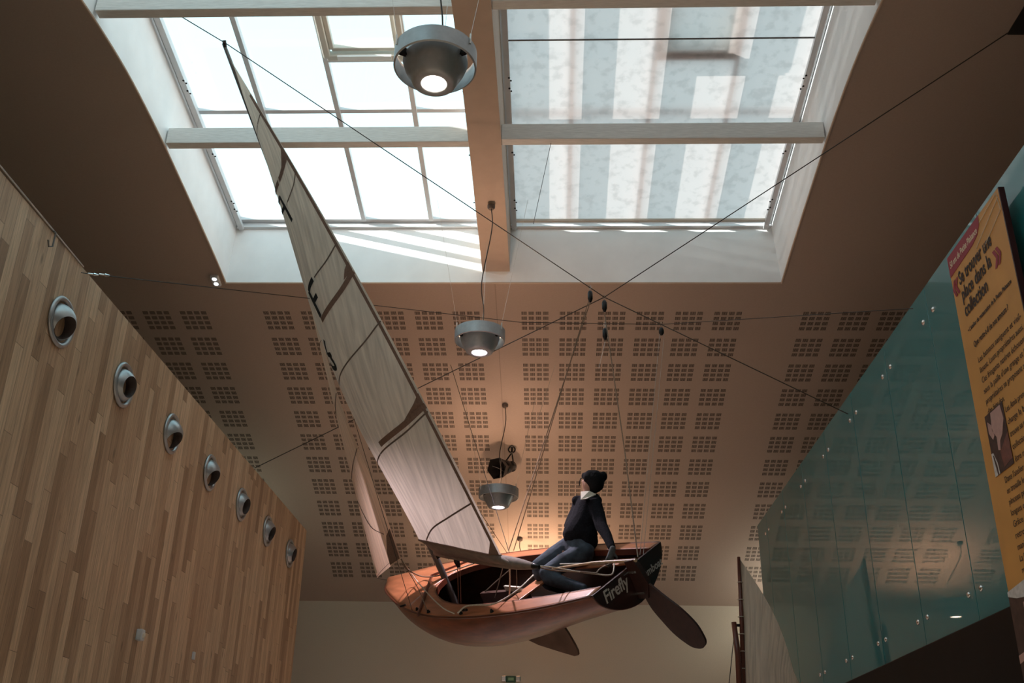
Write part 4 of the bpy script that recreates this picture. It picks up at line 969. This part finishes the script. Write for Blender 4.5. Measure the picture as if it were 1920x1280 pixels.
MB().tube([Q(1378, 1190), Q(1388, 1240), Q(1392, 1300)], .005, 5).build('halyard', ROPE, m2)
MB().box(Q(1384, 1172), (.05, .03, .03)).build('block', BLACKM, m2)

# ------------------------------------------------------------------ small wall and ceiling things
ex = aty(958, 1273, 18.668); t = tag(empty('exit_sign', ex), 'small green exit light box on the far end wall under the dinghy', 'exit sign')
MB().box((0, 0, 0), (.17, .06, .11), bevel=.01).build('housing', mat('dark_green_panel', (.03, .09, .05), .4, noise=.3, scale=30), t)
for s_ in (-1, 1): MB().box((s_ * .125, 0, .01), (.09, .06, .10), bevel=.015).build('lamp_cap', CHROME, t)
MB().box((-.0, -.033, .0), (.10, .004, .05)).build('pictogram', mat('pale_green_print', (.25, .42, .25), .5, noise=.2), t)
pl_ = ceil_hit(405, 523) if False else cz(405, 523)
t = tag(empty('emergency_light', pl_), 'small white twin-lens emergency light beside the skylight corner', 'emergency light')
q_ = Matrix.Rotation(radians(-14), 3, 'X'); MB().box((0, 0, -.02), (.11, .20, .05), q_, bevel=.02).build('housing', ALUW, t)
for d in (-.045, .045): MB().lathe([(0, -.05), (.026, -.048), (.03, -.04)], 20, q_.to_4x4() @ Matrix.Translation((0, d, 0))).build('led_lens', emat('cool_led', (.9, .93, 1), 6), t)
dt = atx(257, 1190, XL); t = tag(empty('motion_detector', dt), 'small white square detector on the timber wall at lower left', 'detector')
MB().box((.03, 0, 0), (.06, .075, .10), bevel=.01).build('housing', ALUW, t); MB().lathe([(0, .075), (.02, .07), (.028, .06)], 16, Matrix.Rotation(pi / 2, 4, 'Y')).build('lens', COLLAR, t, smooth=True)
dt = atx(361, 1229, XL); t = tag(empty('wall_button', dt), 'tiny white plate low on the timber wall near its far end', 'wall plate')
MB().box((.012, 0, 0), (.024, .05, .08), bevel=.006).build('plate', ALUW, t)
# tube lights tucked behind both walls near the end
def tube(P, ln, label, st, col):
    t = tag(empty('tube_light', P), label, 'tube light')
    for d in (-ln / 2 + .1, ln / 2 - .1): MB().tube([(0, d, 0), (0, d, ceil_z(P[1] + d) - P[2])], .008, 6).build('hanger_rod', SPARM, t); MB().box((.0, 0, 0), (.08, ln, .06), bevel=.01).build('batten', ALUW, t)
    MB().tube([(0, -ln / 2 + .03, .055), (0, ln / 2 - .03, .055)], .02, 10).build('tube', emat('tube_glow', col, st), t)
tube((4.25, 17.6, 3.1), 1.3, 'fluorescent tube behind the end of the teal glass wall', 75, (1, .96, .80))
tube((-5.3, 15.6, 3.6), 1.3, 'fluorescent tube in the gap behind the timber wall end', 22, (.85, 1, .82))
